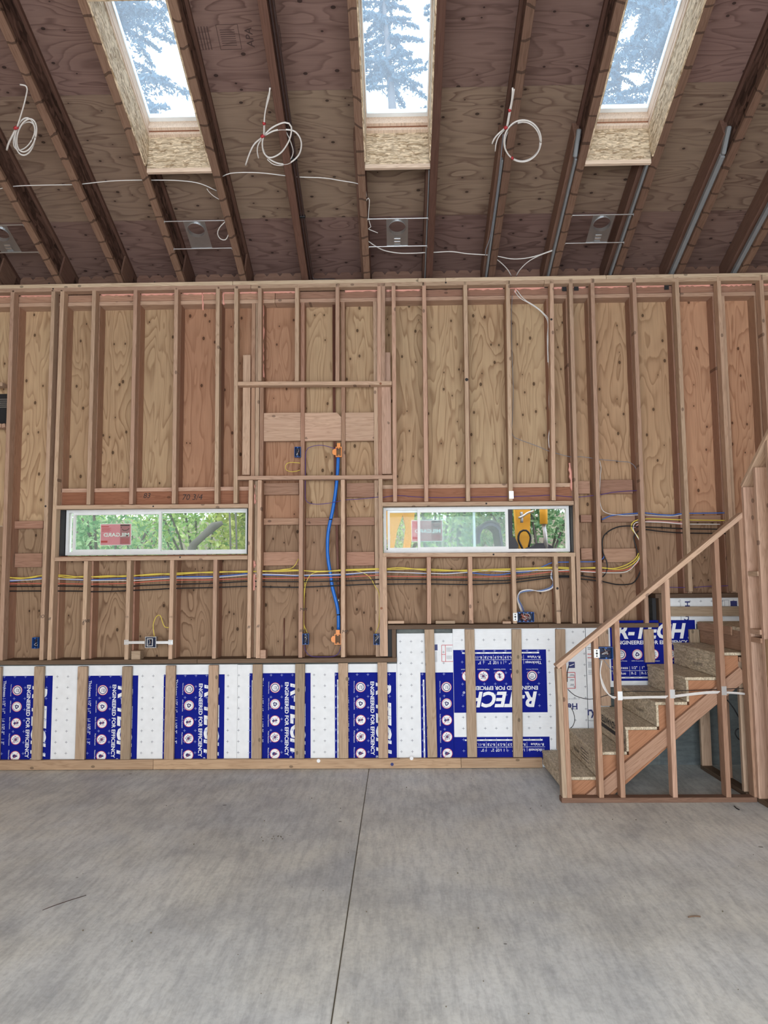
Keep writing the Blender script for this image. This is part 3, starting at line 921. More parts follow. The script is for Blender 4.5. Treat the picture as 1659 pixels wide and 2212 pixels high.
def sticker(label, px0, py0, px1, py1, Y):
    A, B = at(px0, py1, Y), at(px1, py0, Y); w, h = B.x - A.x, B.z - A.z
    bm = bmesh.new()
    T = Matrix.Translation((0, 0, 0)) @ MW
    add_box(bm, (0, 0, 0), (w, h, .001), T, 0)
    d = .0018
    add_quad(bm, .005, .005, w - .005, h - .005, T, d, 1)
    add_quad(bm, w * .64, h * .05, w * .95, h * .95, T, d + .0004, 4)
    FX = Matrix.Translation((w * .93, h * .40, 0)) @ Matrix.Scale(-1, 4, Vector((1, 0, 0)))
    add_text(bm, 'MILGARD', 0, 0, w * .82, h * .18, 0, .02, T @ FX, d + .001, 0)
    add_quad(bm, w * .64, h * .90, w * .94, h * .955, T, d + .0008, 3)
    add_quad(bm, w * .03, h * .13, w * .24, h * .22, T, d + .0008, 2)
    add_quad(bm, w * .03, h * .85, w * .28, h * .89, T, d + .0008, 2)
    for i in range(4): add_line(bm, (w * .05, h * (.66 + i * .045)), (w * (.30 + .05 * (i % 2)), h * (.66 + i * .045)), .004, T, d + .0008, 2)
    for i in range(7): add_line(bm, (w * .66, h * (.10 + i * .035)), (w * .93, h * (.10 + i * .035)), .003, T, d + .0008, 2)
    for p, q in (((.70, .74), (.76, .68)), ((.76, .68), (.86, .70)), ((.86, .70), (.93, .78)), ((.66, .80), (.68, .86))): add_line(bm, (w * p[0], h * p[1]), (w * q[0], h * q[1]), .006, T, d + .0008, 3)
    o = link('window_sticker', bm_mesh('window_sticker', bm, [M_WHITEP, M_STICK, M_RED, M_INK, plain('sticker_grey', (.45, .17, .2), .6)]), None, Matrix.Translation(A))
    return tag(o, label, 'sticker')


sticker('pink maker sticker on the closed window pane, ferns behind it', 216, 1131, 284.5, 1178.5, .2165)
sticker('pink maker sticker behind the sliding sash of the half open window', 889, 1123, 956, 1170.5, .2425)

# ------------------------------------------------------------------ printed foam boards behind the lower studs
def badge_bm(kind):
    """a round emblem, unit radius"""
    bm = bmesh.new(); I = ID
    add_disc(bm, 0, 0, 1.0, I, .0003, 0); add_disc(bm, 0, 0, 1.0, I, .0006, 1, 20, .90)
    ink = 2
    if kind == 'years':
        add_disc(bm, 0, 0, .78, I, .0006, 2, 20, .62); add_text(bm, '20', -.36, .02, .72, .42, 0, .02, I, .0006, 2)
        add_text(bm, 'YEARS', -.36, -.28, .72, .18, 0, .02, I, .0006, 2)
    elif kind == 'recycle':
        for k in range(3):
            R = Matrix.Rotation(k * 2 * math.pi / 3, 4, 'Z')
            for pts in (((-.10, .42), (.12, .42), (.34, .06), (.18, -.04)), ((.06, .06), (.50, .10), (.36, -.22))):
                f = bm.faces.new([bm.verts.new(R @ Vector((p[0], p[1], .0006))) for p in pts]); f.material_index = 2
        add_disc(bm, 0, 0, .80, I, .0006, 3, 20, .72)
    elif kind == 'insect':
        for (x, y, r) in ((-.05, .30, .17), (0, .02, .16), (.04, -.32, .24)): add_disc(bm, x, y, r, I, .0006, 2, 12)
        for sx in (-1, 1):
            for y0, y1 in ((.14, .42), (.02, .02), (-.08, -.5)): add_line(bm, (0, y0), (sx * .52, y1), .07, I, .0007, 2)
    elif kind == 'mold':
        add_disc(bm, 0, 0, .26, I, .0006, 2, 12)
        for k in range(10):
            a = 2 * math.pi * k / 10 + .2; r = .62 if k % 2 else .48
            add_line(bm, (0, 0), (r * math.cos(a), r * math.sin(a)), .07, I, .0007, 2); add_disc(bm, r * math.cos(a), r * math.sin(a), .09, I, .0007, 2, 8)
    else:
        pts = [(0, .55)] + [(.34 * math.cos(t), -.18 + .34 * math.sin(t)) for t in [math.pi * (.12 - k * 1.24 / 10) for k in range(11)]]
        f = bm.faces.new([bm.verts.new(Vector((p[0], p[1], .0006))) for p in pts[::-1]]); f.material_index = 2
    if kind in ('insect', 'mold', 'drop'): add_line(bm, (-.66, .62), (.66, -.62), .07, I, .0009, 1)
    return bm_mesh('badge', bm, [M_WHITEP, M_RED, M_NAVY, M_GREYP])


BADGE = [('years', 'Performance Warranty'), ('recycle', '100% Recyclable'), ('insect', 'Insect Resistant'), ('mold', 'Mold Resistant'), ('drop', 'Moisture Resistant')]
BMESH = {k: badge_bm(k) for k, _ in BADGE}
HB = .578


def print_panel(parent, org, rot, width, rows='all', u0=.085, shown=5, Y=.058, vtop=0.0):
    """one blue printed field; org is its upper left corner as printed, rot its turn on the board"""
    T = Matrix.Translation(Vector((org.x, Y, org.z))) @ MW @ Matrix.Rotation(rot, 4, 'Z')
    bm = bmesh.new()
    v0 = -HB if rows == 'all' else -HB
    add_box(bm, (0, -HB, 0), (width, vtop if rows == 'all' else -.37, .0005), ID, 0)
    p = link('printed_panel', bm_mesh('printed_panel', bm, [M_BLUE]), parent, T)
    bm = bmesh.new(); d = .0009
    if rows == 'all':
        add_text(bm, 'R-TECH', u0 + .01, -.193, .655, .146, .22, .035, ID, d)
        add_text(bm, 'ENGINEERED FOR EFFICIENCY', u0, -.243, .675, .036, 0, .022, ID, d)
        add_disc(bm, u0 + .69, -.185, .011, ID, d, 0, 14, .0085); add_text(bm, 'R', u0 + .685, -.191, None, .012, 0, .02, ID, d)
        for i in range(shown):
            add_text(bm, BADGE[i][1], u0 + .05 + i * .152 - .055, -.402, .11, .012, 0, 0, ID, d)
    add_text(bm, 'Thickness', u0 - .04, -.470, .15, .026, 0, .01, ID, d)
    add_text(bm, 'R-Value', u0 - .03, -.520, .12, .024, 0, .01, ID, d)
    n = 5
    add_line(bm, (u0 - .04, -.485), (min(width - .02, u0 + .14 + n * .094), -.485), .003, ID, d)
    for i, (a, b) in enumerate((('1/2"', 'R-2'), ('1"', 'R-3.9'), ('1 1/2"', 'R-5.9'), ('2"', 'R-7.8'), ('3"', 'R-11.7'))):
        uu = u0 + .13 + i * .094
        if uu + .09 > width: break
        add_line(bm, (uu - .004, -.53), (uu - .004, -.445), .002, ID, d)
        add_text(bm, a, uu + .018, -.470, None, .026, 0, .008, ID, d); add_text(bm, b, uu + .010, -.520, None, .024, 0, .008, ID, d)
    add_quad(bm, u0 - .02, -.556, min(width - .03, u0 + .70), -.542, ID, d)
    link('lettering', bm_mesh('lettering', bm, [M_WHITEP]), p, T)
    bm = bmesh.new()
    for i in range(9): add_line(bm, (u0 + i * .08, -.549), (u0 + i * .08 + .05, -.549), .004, ID, .0013)
    link('small_print', bm_mesh('small_print', bm, [M_GREYP]), p, T)['kind'] = 'stuff'
    if rows == 'all':
        for i in range(shown):
            link('badge', BMESH[BADGE[i][0]], p, T @ Matrix.Translation((u0 + .05 + i * .152, -.335, .0006)) @ Matrix.Diagonal((.048, .048, 1, 1)))
    return p


def plus_marks(parent, x0, z0, x1, z1, Y, blues=(), ph=(.03, .04), lift=0.0):
    bm = bmesh.new(); s = .1016
    T = Matrix.Translation((0, Y + lift, 0)) @ MW
    x = x0 + ph[0]
    while x < x1 - .01:
        z = z0 + ph[1]
        while z < z1 - .01:
            mi = 1 if any(a < x < c and b < z < d for a, b, c, d in blues) else 0
            dp = .0012 if mi else .0004
            add_line(bm, (x - .012, z), (x + .012, z), .0034, T, dp, mi); add_line(bm, (x, z - .012), (x, z + .012), .0034, T, dp, mi)
            z += s
        x += s
    o = link('alignment_marks', bm_mesh('alignment_marks', bm, [M_GREYP, M_LTBLUE]), parent); o['kind'] = 'stuff'


def foam_board(label, rects, Y, t):
    x0 = min(r[0] for r in rects); z0 = min(r[1] for r in rects)
    o = thing('insulation_board', label, 'foam board', (x0, Y, z0), 'printed foam boards behind the lower studs')
    bm = bmesh.new()
    for (a, b, c, d) in rects: add_box(bm, (a - x0, 0, b - z0), (c - x0, t, d - z0))
    link('foam_sheet', bm_mesh('foam_sheet', bm, [M_FOAM]), o, Matrix.Translation((x0, Y, z0)))
    return o


FY = .058
fx = lambda px, py=1550, Y=FY: at(px, py, Y).x
CW = -math.pi / 2
ZTOP = .955
bA = foam_board('long white foam board with three blue printed fields at the left end of the wall', [(-4.3, .003, fx(512), ZTOP)], FY, .035)
bB = foam_board('white foam board rising in a step beside the middle plate step', [(fx(512) + .002, .003, .276, ZTOP - .004), (.278, .003, fx(1040), 1.232)], FY, .035)
zb = [at(px, py, FY).z for px, py in ((113, 1459.5), (298, 1459), (485, 1456.5), (671, 1453.5), (856, 1452), (1042, 1452))]
for i, px in enumerate((113, 298, 485, 671, 856, 1042)):
    par = bA if i < 3 else bB
    print_panel(par, Vector((fx(px, 1500), 0, zb[i])), CW, zb[i] - .01, Y=FY - .0002, shown=5, vtop=0 if i < 5 else -.10)
plus_marks(bA, -3.6, .02, fx(511), ZTOP, FY, [(fx(px, 1500) - HB, 0, fx(px, 1500), .868) for px in (113, 298, 485)], (.046, .02))
plus_marks(bB, fx(513), .02, .28, ZTOP, FY, [(fx(px, 1500) - HB, 0, fx(px, 1500), .878) for px in (671, 856)], (.01, .02))
plus_marks(bB, .30, .02, fx(985), 1.22, FY, [(fx(1042, 1500) - HB, 0, fx(1042, 1500) - .1, .878)], (.01, .02))
# small legal prints on the white of the stepped board
bm = bmesh.new(); T = Matrix.Translation((0, FY, 0)) @ MW
for (px0, py0, px1, py1, mi) in ((939, 1392, 945, 1405, 2),):
    A, B = at(px0, py1, FY), at(px1, py0, FY); add_quad(bm, A.x, A.z, B.x, B.z, T, .0006, mi)
A, B = at(954.5, 1429, FY), at(982, 1393.5, FY)
for p, q in (((A.x, A.z), (B.x, A.z)), ((A.x, B.z), (B.x, B.z)), ((A.x, A.z), (A.x, B.z)), ((A.x + .035, A.z), (A.x + .035, B.z)), ((A.x, (A.z + B.z) / 2 - .01), (A.x + .035, (A.z + B.z) / 2 - .01))):
    add_line(bm, p, q, .005, T, .0006, 1)
for i in range(4): add_line(bm, (A.x + .05 + i * .013, A.z + .02), (A.x + .05 + i * .013, A.z + .055), .004, T, .0006, 0); add_line(bm, (A.x + .05 + i * .013, A.z + .09), (A.x + .05 + i * .013, A.z + .13), .004, T, .0006, 0)
A = at(945, 1430, FY)
for i in range(5): add_line(bm, (A.x - .028 + i * .006, A.z), (A.x - .028 + i * .006, A.z + .10), .002, T, .0006, 0)
link('small_print', bm_mesh('small_print', bm, [M_GREYP, M_RED, M_NAVY]), bB)['kind'] = 'stuff'

FC = .0395
bC = foam_board('ribbed white foam board hung upside down with two blue fields', [(fx(980, 1500, FC), .003, fx(1205, 1500, FC), 1.272)], FC, .017)
o1 = at(1183, 1538.5, FC); print_panel(bC, o1, math.pi, o1.x - fx(980.5, 1500, FC), Y=FC - .0018, shown=5)
o2 = at(1187, 1591, FC); print_panel(bC, Vector((o2.x, 0, o2.z - HB)), math.pi, o2.x - fx(981, 1600, FC), 'rows', Y=FC - .0018)
plus_marks(bC, fx(980, 1500, FC), .02, fx(1205, 1500, FC), 1.27, FC, [(fx(981, 1450, FC), o1.z, o1.x, o1.z + HB), (0, 0, o2.x, o2.z)], (.085, .03), -.0014)
bm = bmesh.new()
z = .02
while z < 1.26:
    add_box(bm, (fx(980, 1500, FC) + .01, FC - .0012, z), (fx(1205, 1500, FC) - .01, FC + .001, z + .006)); z += random.uniform(.016, .034)
o = link('ribs', bm_mesh('ribs', bm, [M_FOAM]), bC); o['kind'] = 'stuff'
bD = foam_board('white foam board with a logo printed upside down left of the slit by the stairs', [(fx(1206, 1500, .044), .17, fx(1268, 1500, .044), 1.272)], .044, .03)
bm = bmesh.new(); D = .044; T = Matrix.Translation((0, D, 0)) @ MW
A = at(1247, 1515, D); add_text(bm, 'Henry', 0, 0, .20, .075, 0, .03, Matrix.Translation(A) @ MW @ Matrix.Rotation(math.pi, 4, 'Z'), .0006, 0)
A = at(1252, 1508, D); add_text(bm, '#1 CHOICE OF PROFESSIONALS', 0, 0, .22, .012, 0, 0, Matrix.Translation(A) @ MW @ Matrix.Rotation(math.pi, 4, 'Z'), .0006, 2)
A, B = at(1228.5, 1443, D), at(1241.5, 1429.5, D); add_quad(bm, A.x, A.z, B.x, B.z, T, .0006, 0)
add_line(bm, (A.x + .008, A.z + .02), (B.x - .008, A.z + .036), .006, T, .001, 3)
A, B = at(1218, 1487, D), at(1242, 1452.5, D)
for p, q in (((A.x, A.z), (B.x, A.z)), ((A.x, B.z), (B.x, B.z)), ((B.x, A.z), (B.x, B.z)), ((A.x, B.z - .045), (B.x, B.z - .045))): add_line(bm, p, q, .006, T, .0006, 1)
for i in range(3): add_line(bm, (B.x - .045, B.z - .02 - i * .045), (B.x - .012, B.z - .02 - i * .045), .006, T, .0006, 2); add_line(bm, (B.x - .05, B.z - .03 - i * .045), (B.x - .012, B.z - .03 - i * .045), .004, T, .0006, 2)
link('lettering', bm_mesh('lettering', bm, [M_NAVY, M_RED, M_GREYP, M_WHITEP]), bD)['kind'] = 'stuff'
plus_marks(bD, fx(1206, 1500, D), .2, fx(1268, 1500, D), 1.27, D, (), (.05, .02))
bE = foam_board('narrow white foam offcut with a half cut logo beside the first tall furring stud', [(fx(1269.5, 1500, .046), .17, fx(1316, 1500, .046), 1.272)], .046, .03)
bm = bmesh.new(); D = .046; T = Matrix.Translation((0, D, 0)) @ MW
A = at(1269.5, 1551, D); add_text(bm, 'ry', 0, 0, .075, .078, 0, .03, Matrix.Translation(A) @ MW, .0006, 0)
A = at(1269.5, 1558, D); add_text(bm, 'OFESSIONALS', 0, 0, .10, .012, 0, .01, Matrix.Translation(A) @ MW, .0006, 2)
A, B = at(1270.5, 1463, D), at(1289, 1413, D)
for z, tt, mi in ((B.z, .007, 1), (B.z - .033, .007, 1)): add_line(bm, (A.x, z), (B.x, z), tt, T, .0006, mi)
for i in range(5): add_line(bm, (A.x + .002, B.z - .075 - i * .011), (B.x - .01, B.z - .075 - i * .011), .005, T, .0006, 2)
for i in range(5): add_line(bm, (A.x + .002, B.z - .15 - i * .009), (B.x - .004, B.z - .15 - i * .009), .003, T, .0006, 2)
for i in range(2): add_line(bm, (A.x + .004, B.z + .06 - i * .014), (A.x + .05, B.z + .06 - i * .014), .006, T, .0006, 2)
link('lettering', bm_mesh('lettering', bm, [M_NAVY, M_RED, M_GREYP]), bE)['kind'] = 'stuff'
FF = .047
bF = foam_board('foam board with an upright blue printed field behind the upper stair treads', [(fx(1315, 1450, FF) + .003, at(1320, 1484, FF).z, 2.72, 1.272), (2.722, at(1320, 1484, FF).z, fx(1506, 1400, FF), at(1500, 1339.5, FF).z)], FF, .03)
of = at(1316.5, 1336, FF)
print_panel(bF, of, 0, fx(1503.5, 1400, FF) - of.x, Y=FF - .0002, u0=.045, shown=4, vtop=-.02)
bG = foam_board('white foam strip with a sideways logo above the stair landing', [(2.79, 1.30, 4.6, ZP[2] - .042)], .060, .03)
bm = bmesh.new(); D = .060; T = Matrix.Translation((0, D, 0)) @ MW
A = at(1476, 1299, D); add_text(bm, 'Henry', 0, 0, .20, .06, 0, .03, Matrix.Translation(A) @ MW @ Matrix.Rotation(CW, 4, 'Z'), .0006, 0)
A = at(1468, 1295, D); add_text(bm, '#1 CHOICE OF PROFESSIONALS', 0, 0, .26, .011, 0, .01, Matrix.Translation(A) @ MW @ Matrix.Rotation(CW, 4, 'Z'), .0006, 2)
A, B = at(1578, 1309.5, D), at(1592, 1298, D); add_quad(bm, A.x, A.z, B.x, B.z, T, .0006, 0)
A, B = at(1561, 1310, D), at(1574, 1296, D)
for p, q in (((A.x, A.z), (B.x, A.z)), ((A.x, B.z), (B.x, B.z)), ((A.x, A.z), (A.x, B.z)), ((B.x, A.z), (B.x, B.z)), ((A.x + .02, A.z), (A.x + .02, B.z))): add_line(bm, p, q, .003, T, .0006, 2)
link('lettering', bm_mesh('lettering', bm, [M_NAVY, M_RED, M_GREYP]), bG)['kind'] = 'stuff'
plus_marks(bG, 2.8, 1.31, 3.6, 1.54, D, (), (.04, .10))

# ------------------------------------------------------------------ staircase
RISE, RUN = .194, .2475
YN, YFAR = -.922, -.004
stairs = thing('staircase', 'strand-board staircase climbing to the right along the wall', 'stairs', (XS, YN, 0))
top = lambda i: RISE * i - .030
for i in range(1, 8):
    x = XS + (i - 1) * RUN
    if i < 7:
        slab('tread', stairs, (x - .006, YN, top(i) - .024), (x + RUN + .002, YFAR, top(i)), M_OSBT, .003, along=1)
    z0 = top(i - 1) if i > 1 else .035
    slab('riser', stairs, (x, YN + .001, z0 + .001), (x + .019, YFAR, top(i) - .025), M_OSBT if i < 7 else M_LEDGER, .002, along=1)
# notched stringers
for y0, y1, nm in ((YN + .004, YN + .042, 'stringer'), (-.048, -.006, 'stringer')):
    pts = [(XS + .022, .004)]
    for i in range(1, 7):
        x = XS + (i - 1) * RUN + .020
        pts += [(x, top(i) - .026), (min(x + RUN, 3.025), top(i) - .026)]
    pts += [(3.025, top(7) - .44)]
    pts += [(XS + .36, .004)]
    bm = bmesh.new(); c0 = Vector((XS + .7, (y0 + y1) / 2, .6))
    add_prism(bm, [Vector((x, y0, z)) - c0 for x, z in pts], (0, y1 - y0, 0))
    # local x along the flight, so that the grain follows the slope
    an = math.atan2(RISE, RUN); R = Matrix.Rotation(-an, 4, 'Y')
    bmesh.ops.transform(bm, matrix=R.inverted(), verts=bm.verts)
    link(nm, bm_mesh(nm, bm, [M_LVL]), stairs, Matrix.Translation(c0) @ R)
for y in (-.64, -.33):
    A, B = Vector((XS + .25, y, .05)), Vector((XS + 1.5, y, 1.03)); board('carriage', stairs, A, B, .10, .038, M_STUD_D, (0, 0, 1))
# printed mill marks on the risers
bm = bmesh.new()
def riser_T(i, y, z):
    M_ = Matrix(((0, 0, -1), (-1, 0, 0), (0, 1, 0))).to_4x4(); M_.translation = (XS + (i - 1) * RUN - .0012, y, z); return M_
T = riser_T(3, -.10, top(3) - .085)
add_text(bm, 'ADVANTECH', 0, 0, .56, .06, .1, .03, T @ Matrix.Translation((.56, .06, 0)) @ Matrix.Rotation(math.pi, 4, 'Z'))
add_quad(bm, 0, -.045, .60, -.012, T, 0)
T = riser_T(2, -.44, top(1) + .05)
for p, q in (((0, 0), (.26, 0)), ((0, .075), (.26, .075)), ((0, 0), (0, .075)), ((.26, 0), (.26, .075)), ((.02, .025), (.24, .025)), ((.02, .05), (.24, .05))): add_line(bm, p, q, .006, T, 0)
for i, yy in ((4, -.42), (6, -.46), (2, -.18), (3, -.70)):
    T = riser_T(i, yy, top(i - 1) + .05)
    for k in range(9): add_line(bm, (k * .022, 0), (k * .022 + .012, .026), .007, T, 0)
link('mill_print', bm_mesh('mill_print', bm, [M_INK]), stairs)['kind'] = 'stuff'
slab('landing', stairs, (XS + 6 * RUN - .006, -1.045, top(7) - .03), (3.165, -.004, top(7)), M_OSBT, .003, along=1)
slab('landing', stairs, (3.167, -2.3, top(7) - .03), (5.45, -.004, top(7)), M_OSBT, .003, along=1)
slab('rim_joist', stairs, (XS + 6 * RUN + .06, -1.0, top(7) - .26), (XS + 6 * RUN + .098, -.01, top(7) - .031), M_STUD_D, along=1)
slab('trim_board', stairs, (XS + 6 * RUN - .02, -.70, top(7) - .075), (XS + 6 * RUN - .006, -.004, top(7) - .004), M_STUD_D, along=1)

# ------------------------------------------------------------------ guard framing in front of the stairs
GY = -1.05
guard = thing('guard_frame', 'open stud guard wall with sloped top rail in front of the stairs', 'guard frame', (1.55, GY, 0))


def gstud(xt, yt, xb, yb, w=.038, name='stud', mat=M_LEDGER):
    A, B = at(xb, yb, GY), at(xt, yt, GY); A.y = B.y = GY + .0445
    A.z = .038
    return board(name, guard, A, B, w, .089, mat)


slab('bottom_plate', guard, (1.55, GY, 0), (3.06, GY + .089, .038), lumber('guard_plate', (.20, .115, .08), (.22, .13, .09), var=.05), .003, along=0)
GS = [(1207.5, 1444, 1220.5, 1724), (1218, 1434, 1231, 1724), (1287, 1377, 1300.2, 1724), (1332.5, 1340, 1346.5, 1724), (1440.8, 1251, 1459.6, 1724), (1547.5, 1163, 1575, 1724), (1600.5, 1119, 1635, 1724)]
for k, s in enumerate(GS):
    gstud(*s, mat=M_STUD if k == 4 else M_WEATH if k == 0 else M_LEDGER)
A, B = at(1203.5, 1441.5, GY), at(1606.5, 1110.5, GY); A.y = B.y = GY + .0445
board('top_rail', guard, A, B, .038, .095, M_BACK, (0, 0, 1), .003)
A, B = Vector((1.79, -.9405, .04)), Vector((3.03, -.9405, 1.02))
A, B = at(1266.6, 1717, -.96), at(1597.9, 1441, -.96)
n_ = Vector((B.z - A.z, 0, -(B.x - A.x))).normalized() * .056
board('ledger', guard, Vector((A.x, -.941, A.z)) + n_, Vector((B.x, -.941, B.z)) + n_, .108, .034, M_LEDGER, (0, 0, 1), .002)
# wall along the second flight, running toward the room
X3 = 3.068
g2 = thing('flight_frame', 'stud wall of the upper flight rising past the right edge of the frame', 'guard frame', (X3, -1.2, 0))
slab('bottom_plate', g2, (X3, -2.9, 0), (X3 + .089, GY + .09, .038), M_PLATE_T, .003, along=1)
for k, (yy, zt_) in enumerate(((-1.09, 2.455), (-1.285, 2.585), (-1.49, 2.76), (-1.9, 3.06), (-2.3, 3.36))):
    slab('stud', g2, (X3 - (.012 if k == 0 else .004), yy, .038), (X3 + .085, yy + .037, zt_), M_BACK if k < 2 else M_STUD, along=2)
A = atx(1600, 1050, X3 - .012); B = atx(1659, 929, X3 - .012)
d_ = (B - A).normalized()
board('top_rail', g2, Vector((X3 + .036, A.y, A.z)), Vector((X3 + .036, A.y, A.z)) + d_ * 2.0, .096, .034, M_BACK, (1, 0, 0), .003)
slab('block', g2, (X3 - .010, -1.25, at(1610, 1238, -1.2).z - .024), (X3 + .08, -1.092, at(1610, 1238, -1.2).z + .014), M_STUD, along=1)
slab('landing_plate', g2, (X3 - .016, -1.25, 1.30), (X3 + .08, -1.092, 1.338), M_STUD, along=1)
slab('landing_plate', g2, (X3 - .014, -1.25, 1.235), (X3 + .08, -1.092, 1.273), M_LEDGER, along=1)
slab('side_panel', g2, (X3 - .006, -2.6, .05), (X3 + .003, -1.30, 1.27), M_PLY, 0, along=2)
# bearing studs under the landing
g3 = thing('landing_support', 'dark stud frame under the landing in the space below the stairs', 'stud frame', (3.05, -.5, 0))
slab('bottom_plate', g3, (3.03, -.93, 0), (3.119, -.045, .038), M_PLATE_T, .003, along=1)
for yy, mt in ((-.09, M_STUD), (-.50, M_LEDGER), (-.90, M_WEATH)):
    slab('stud', g3, (3.03, yy, .038), (3.119, yy + .038, 1.06), mt, along=2)
slab('top_plate', g3, (3.03, -.93, 1.06), (3.119, -.05, 1.098), M_STUD_D, .003, along=1)
slab('side_wall', wallr, (4.4, -2.3, 0), (4.42, .1, 1.27), M_STEM, 0)

# ------------------------------------------------------------------ wiring in the back wall
def cable(label, zpts, r, mat, Y=YG, group=None, cat='cable', name='cable', seg=7, ys=None, step=.03):
    P = []
    for i, (x, y) in enumerate(zpts):
        P.append(at(x, y, Y if ys is None else ys[i]))
    o = tube(name, P, r, mat, None, seg, step)
    return tag(o, label, cat, group)


RUNG = 'cables running through the back wall'
yl = zp(ZA, [(38, 550), (130, 562), (250, 545), (350, 546), (450, 556), (540, 547), (640, 553), (800, 544), (950, 540), (1090, 530), (1240, 523), (1360, 525), (1480, 518)]) + \
    zp(ZB, [(160, 845), (280, 850), (440, 838), (630, 835), (700, 842), (830, 852), (1000, 838), (1060, 832), (1380, 822)]) + zp(ZC, [(130, 678), (250, 672), (430, 692), (600, 697), (760, 690), (1090, 680), (1420, 668)]) + \
    zp(ZD, [(180, 1130), (385, 1134), (430, 1133), (540, 1143), (620, 1118), (680, 1070), (705, 1010), (703, 940), (680, 890), (640, 840), (640, 800), (690, 770), (800, 764), (1020, 772), (1340, 776)])
cable('upper yellow cable crossing the whole back wall below the windows', yl, .0052, M_YEL, group=RUNG)
yl2 = zp(ZA, [(38, 557), (200, 557), (270, 541), (400, 541), (530, 553), (700, 544), (800, 549), (1000, 532), (1130, 536), (1360, 519), (1590, 521)]) + zp(ZB, [(280, 843), (440, 850), (630, 842), (830, 846), (1060, 842), (1380, 829)]) + \
    zp(ZC, [(130, 686), (430, 682), (760, 698), (1090, 689), (1420, 676)]) + zp(ZD, [(180, 1139), (385, 1127), (500, 1136), (600, 1108), (670, 1060), (690, 1020)])
cable('lower yellow cable twisting along beside the upper yellow one', yl2, .0052, M_YEL, YG - .001, RUNG)
bl = zp(ZA, [(38, 581), (140, 573), (260, 560), (350, 563), (530, 571), (700, 566), (800, 560), (900, 558), (1090, 551), (1360, 548), (1480, 540), (1590, 530)]) + zp(ZB, [(280, 881), (500, 886), (640, 890), (800, 886), (930, 885), (1060, 881), (1250, 862), (1390, 858)]) + \
    zp(ZC, [(130, 705), (250, 708), (430, 717), (600, 716), (760, 710), (900, 726), (1000, 728), (1090, 715), (1250, 700), (1350, 660), (1420, 632), (1550, 628)]) + zp(ZD, [(260, 1086), (380, 1083), (425, 1060), (432, 1040)])
cable('blue cable crossing the back wall just under the yellow pair', bl, .0052, M_BLUEC, YG + .001, RUNG)
wh = zp(ZA, [(38, 573), (200, 571), (300, 564), (530, 568), (570, 575), (800, 574), (900, 572), (1090, 560), (1360, 556), (1590, 538)]) + zp(ZB, [(280, 874), (460, 878), (640, 884), (1060, 872), (1390, 854)]) + \
    zp(ZC, [(470, 716), (600, 719), (760, 706), (900, 695), (1090, 700), (1420, 690)]) + zp(ZD, [(90, 1152), (180, 1148), (260, 1158), (385, 1165), (500, 1168), (600, 1160), (660, 1110), (700, 1050), (705, 950), (670, 880), (650, 840), (660, 800), (700, 788), (800, 788), (900, 793), (1025, 803), (1300, 805)])
cable('white cable running between the blue and red cables', wh, .0045, M_WHITEC, YG - .0015, RUNG)
rd = zp(ZA, [(38, 595), (350, 594), (530, 597), (570, 598), (800, 593), (950, 582), (1090, 573), (1360, 570), (1590, 562)]) + zp(ZB, [(280, 915), (640, 912), (1030, 903), (1390, 885)]) + zp(ZC, [(130, 738), (430, 742), (760, 745), (1090, 738), (1250, 724), (1420, 703), (1560, 702)]) + \
    zp(ZD, [(180, 1152), (385, 1156), (430, 1155), (560, 1152), (640, 1130), (690, 1085)])
cable('red cable crossing the back wall above the black pair', rd, .0048, M_REDC, YG, RUNG)
b1 = zp(ZA, [(30, 613), (200, 612), (350, 610), (570, 613), (800, 616), (900, 607), (1090, 600), (1360, 592), (1590, 580)]) + zp(ZB, [(280, 943), (640, 945), (1060, 938), (1390, 925)]) + zp(ZC, [(130, 763), (430, 765), (760, 770), (1000, 772), (1090, 768), (1250, 750), (1420, 735), (1560, 735)]) + \
    zp(ZD, [(180, 1184), (260, 1190), (385, 1205), (430, 1190), (455, 1140), (450, 1080), (425, 1020), (420, 920), (450, 870), (520, 830), (600, 818), (700, 824), (850, 830), (1025, 838), (1290, 842)])
cable('upper black cable looping upward at the far end of the run', b1, .0062, M_BLKC, YG, RUNG)
b2 = zp(ZA, [(30, 643), (260, 642), (530, 643), (570, 646), (720, 644), (845, 638), (1000, 632), (1100, 626), (1360, 620), (1590, 612)]) + zp(ZB, [(280, 993), (640, 998), (1060, 980), (1390, 967)]) + zp(ZC, [(130, 800), (430, 798), (760, 803), (1000, 795), (1090, 790), (1250, 770), (1420, 748), (1560, 745)]) + \
    zp(ZD, [(180, 1205), (260, 1215), (385, 1228), (430, 1235), (520, 1255), (610, 1255), (660, 1235), (705, 1150), (700, 1070), (670, 970), (655, 900), (690, 855), (740, 845), (850, 858), (1025, 870), (1350, 874)])
cable('lower black cable ending in a wide S bend near the stairs', b2, .0062, M_BLKC, YG + .002, RUNG)
cable('blue cable on the upper run at the right end of the wall', zp(ZD, [(415, 772), (480, 742), (560, 732), (690, 722), (740, 720), (850, 733), (950, 736), (1020, 725), (1340, 720)]), .0055, M_BLUEC, YG, RUNG)
cable('thin white cable curling down onto the upper blue cable', zp(ZD, [(398, 330), (410, 380), (405, 440), (400, 600), (415, 690), (450, 720), (500, 732), (600, 740), (690, 735), (850, 742), (950, 744), (1020, 732)]), .0035, M_WHITEC, YG - .002)
cable('pink cable beside the white ones at the right end', zp(ZD, [(660, 830), (690, 805), (740, 785), (800, 783), (900, 788), (1025, 797)]), .0045, plain('pink_sheath', (.7, .35, .35), .5), YG + .001, RUNG)
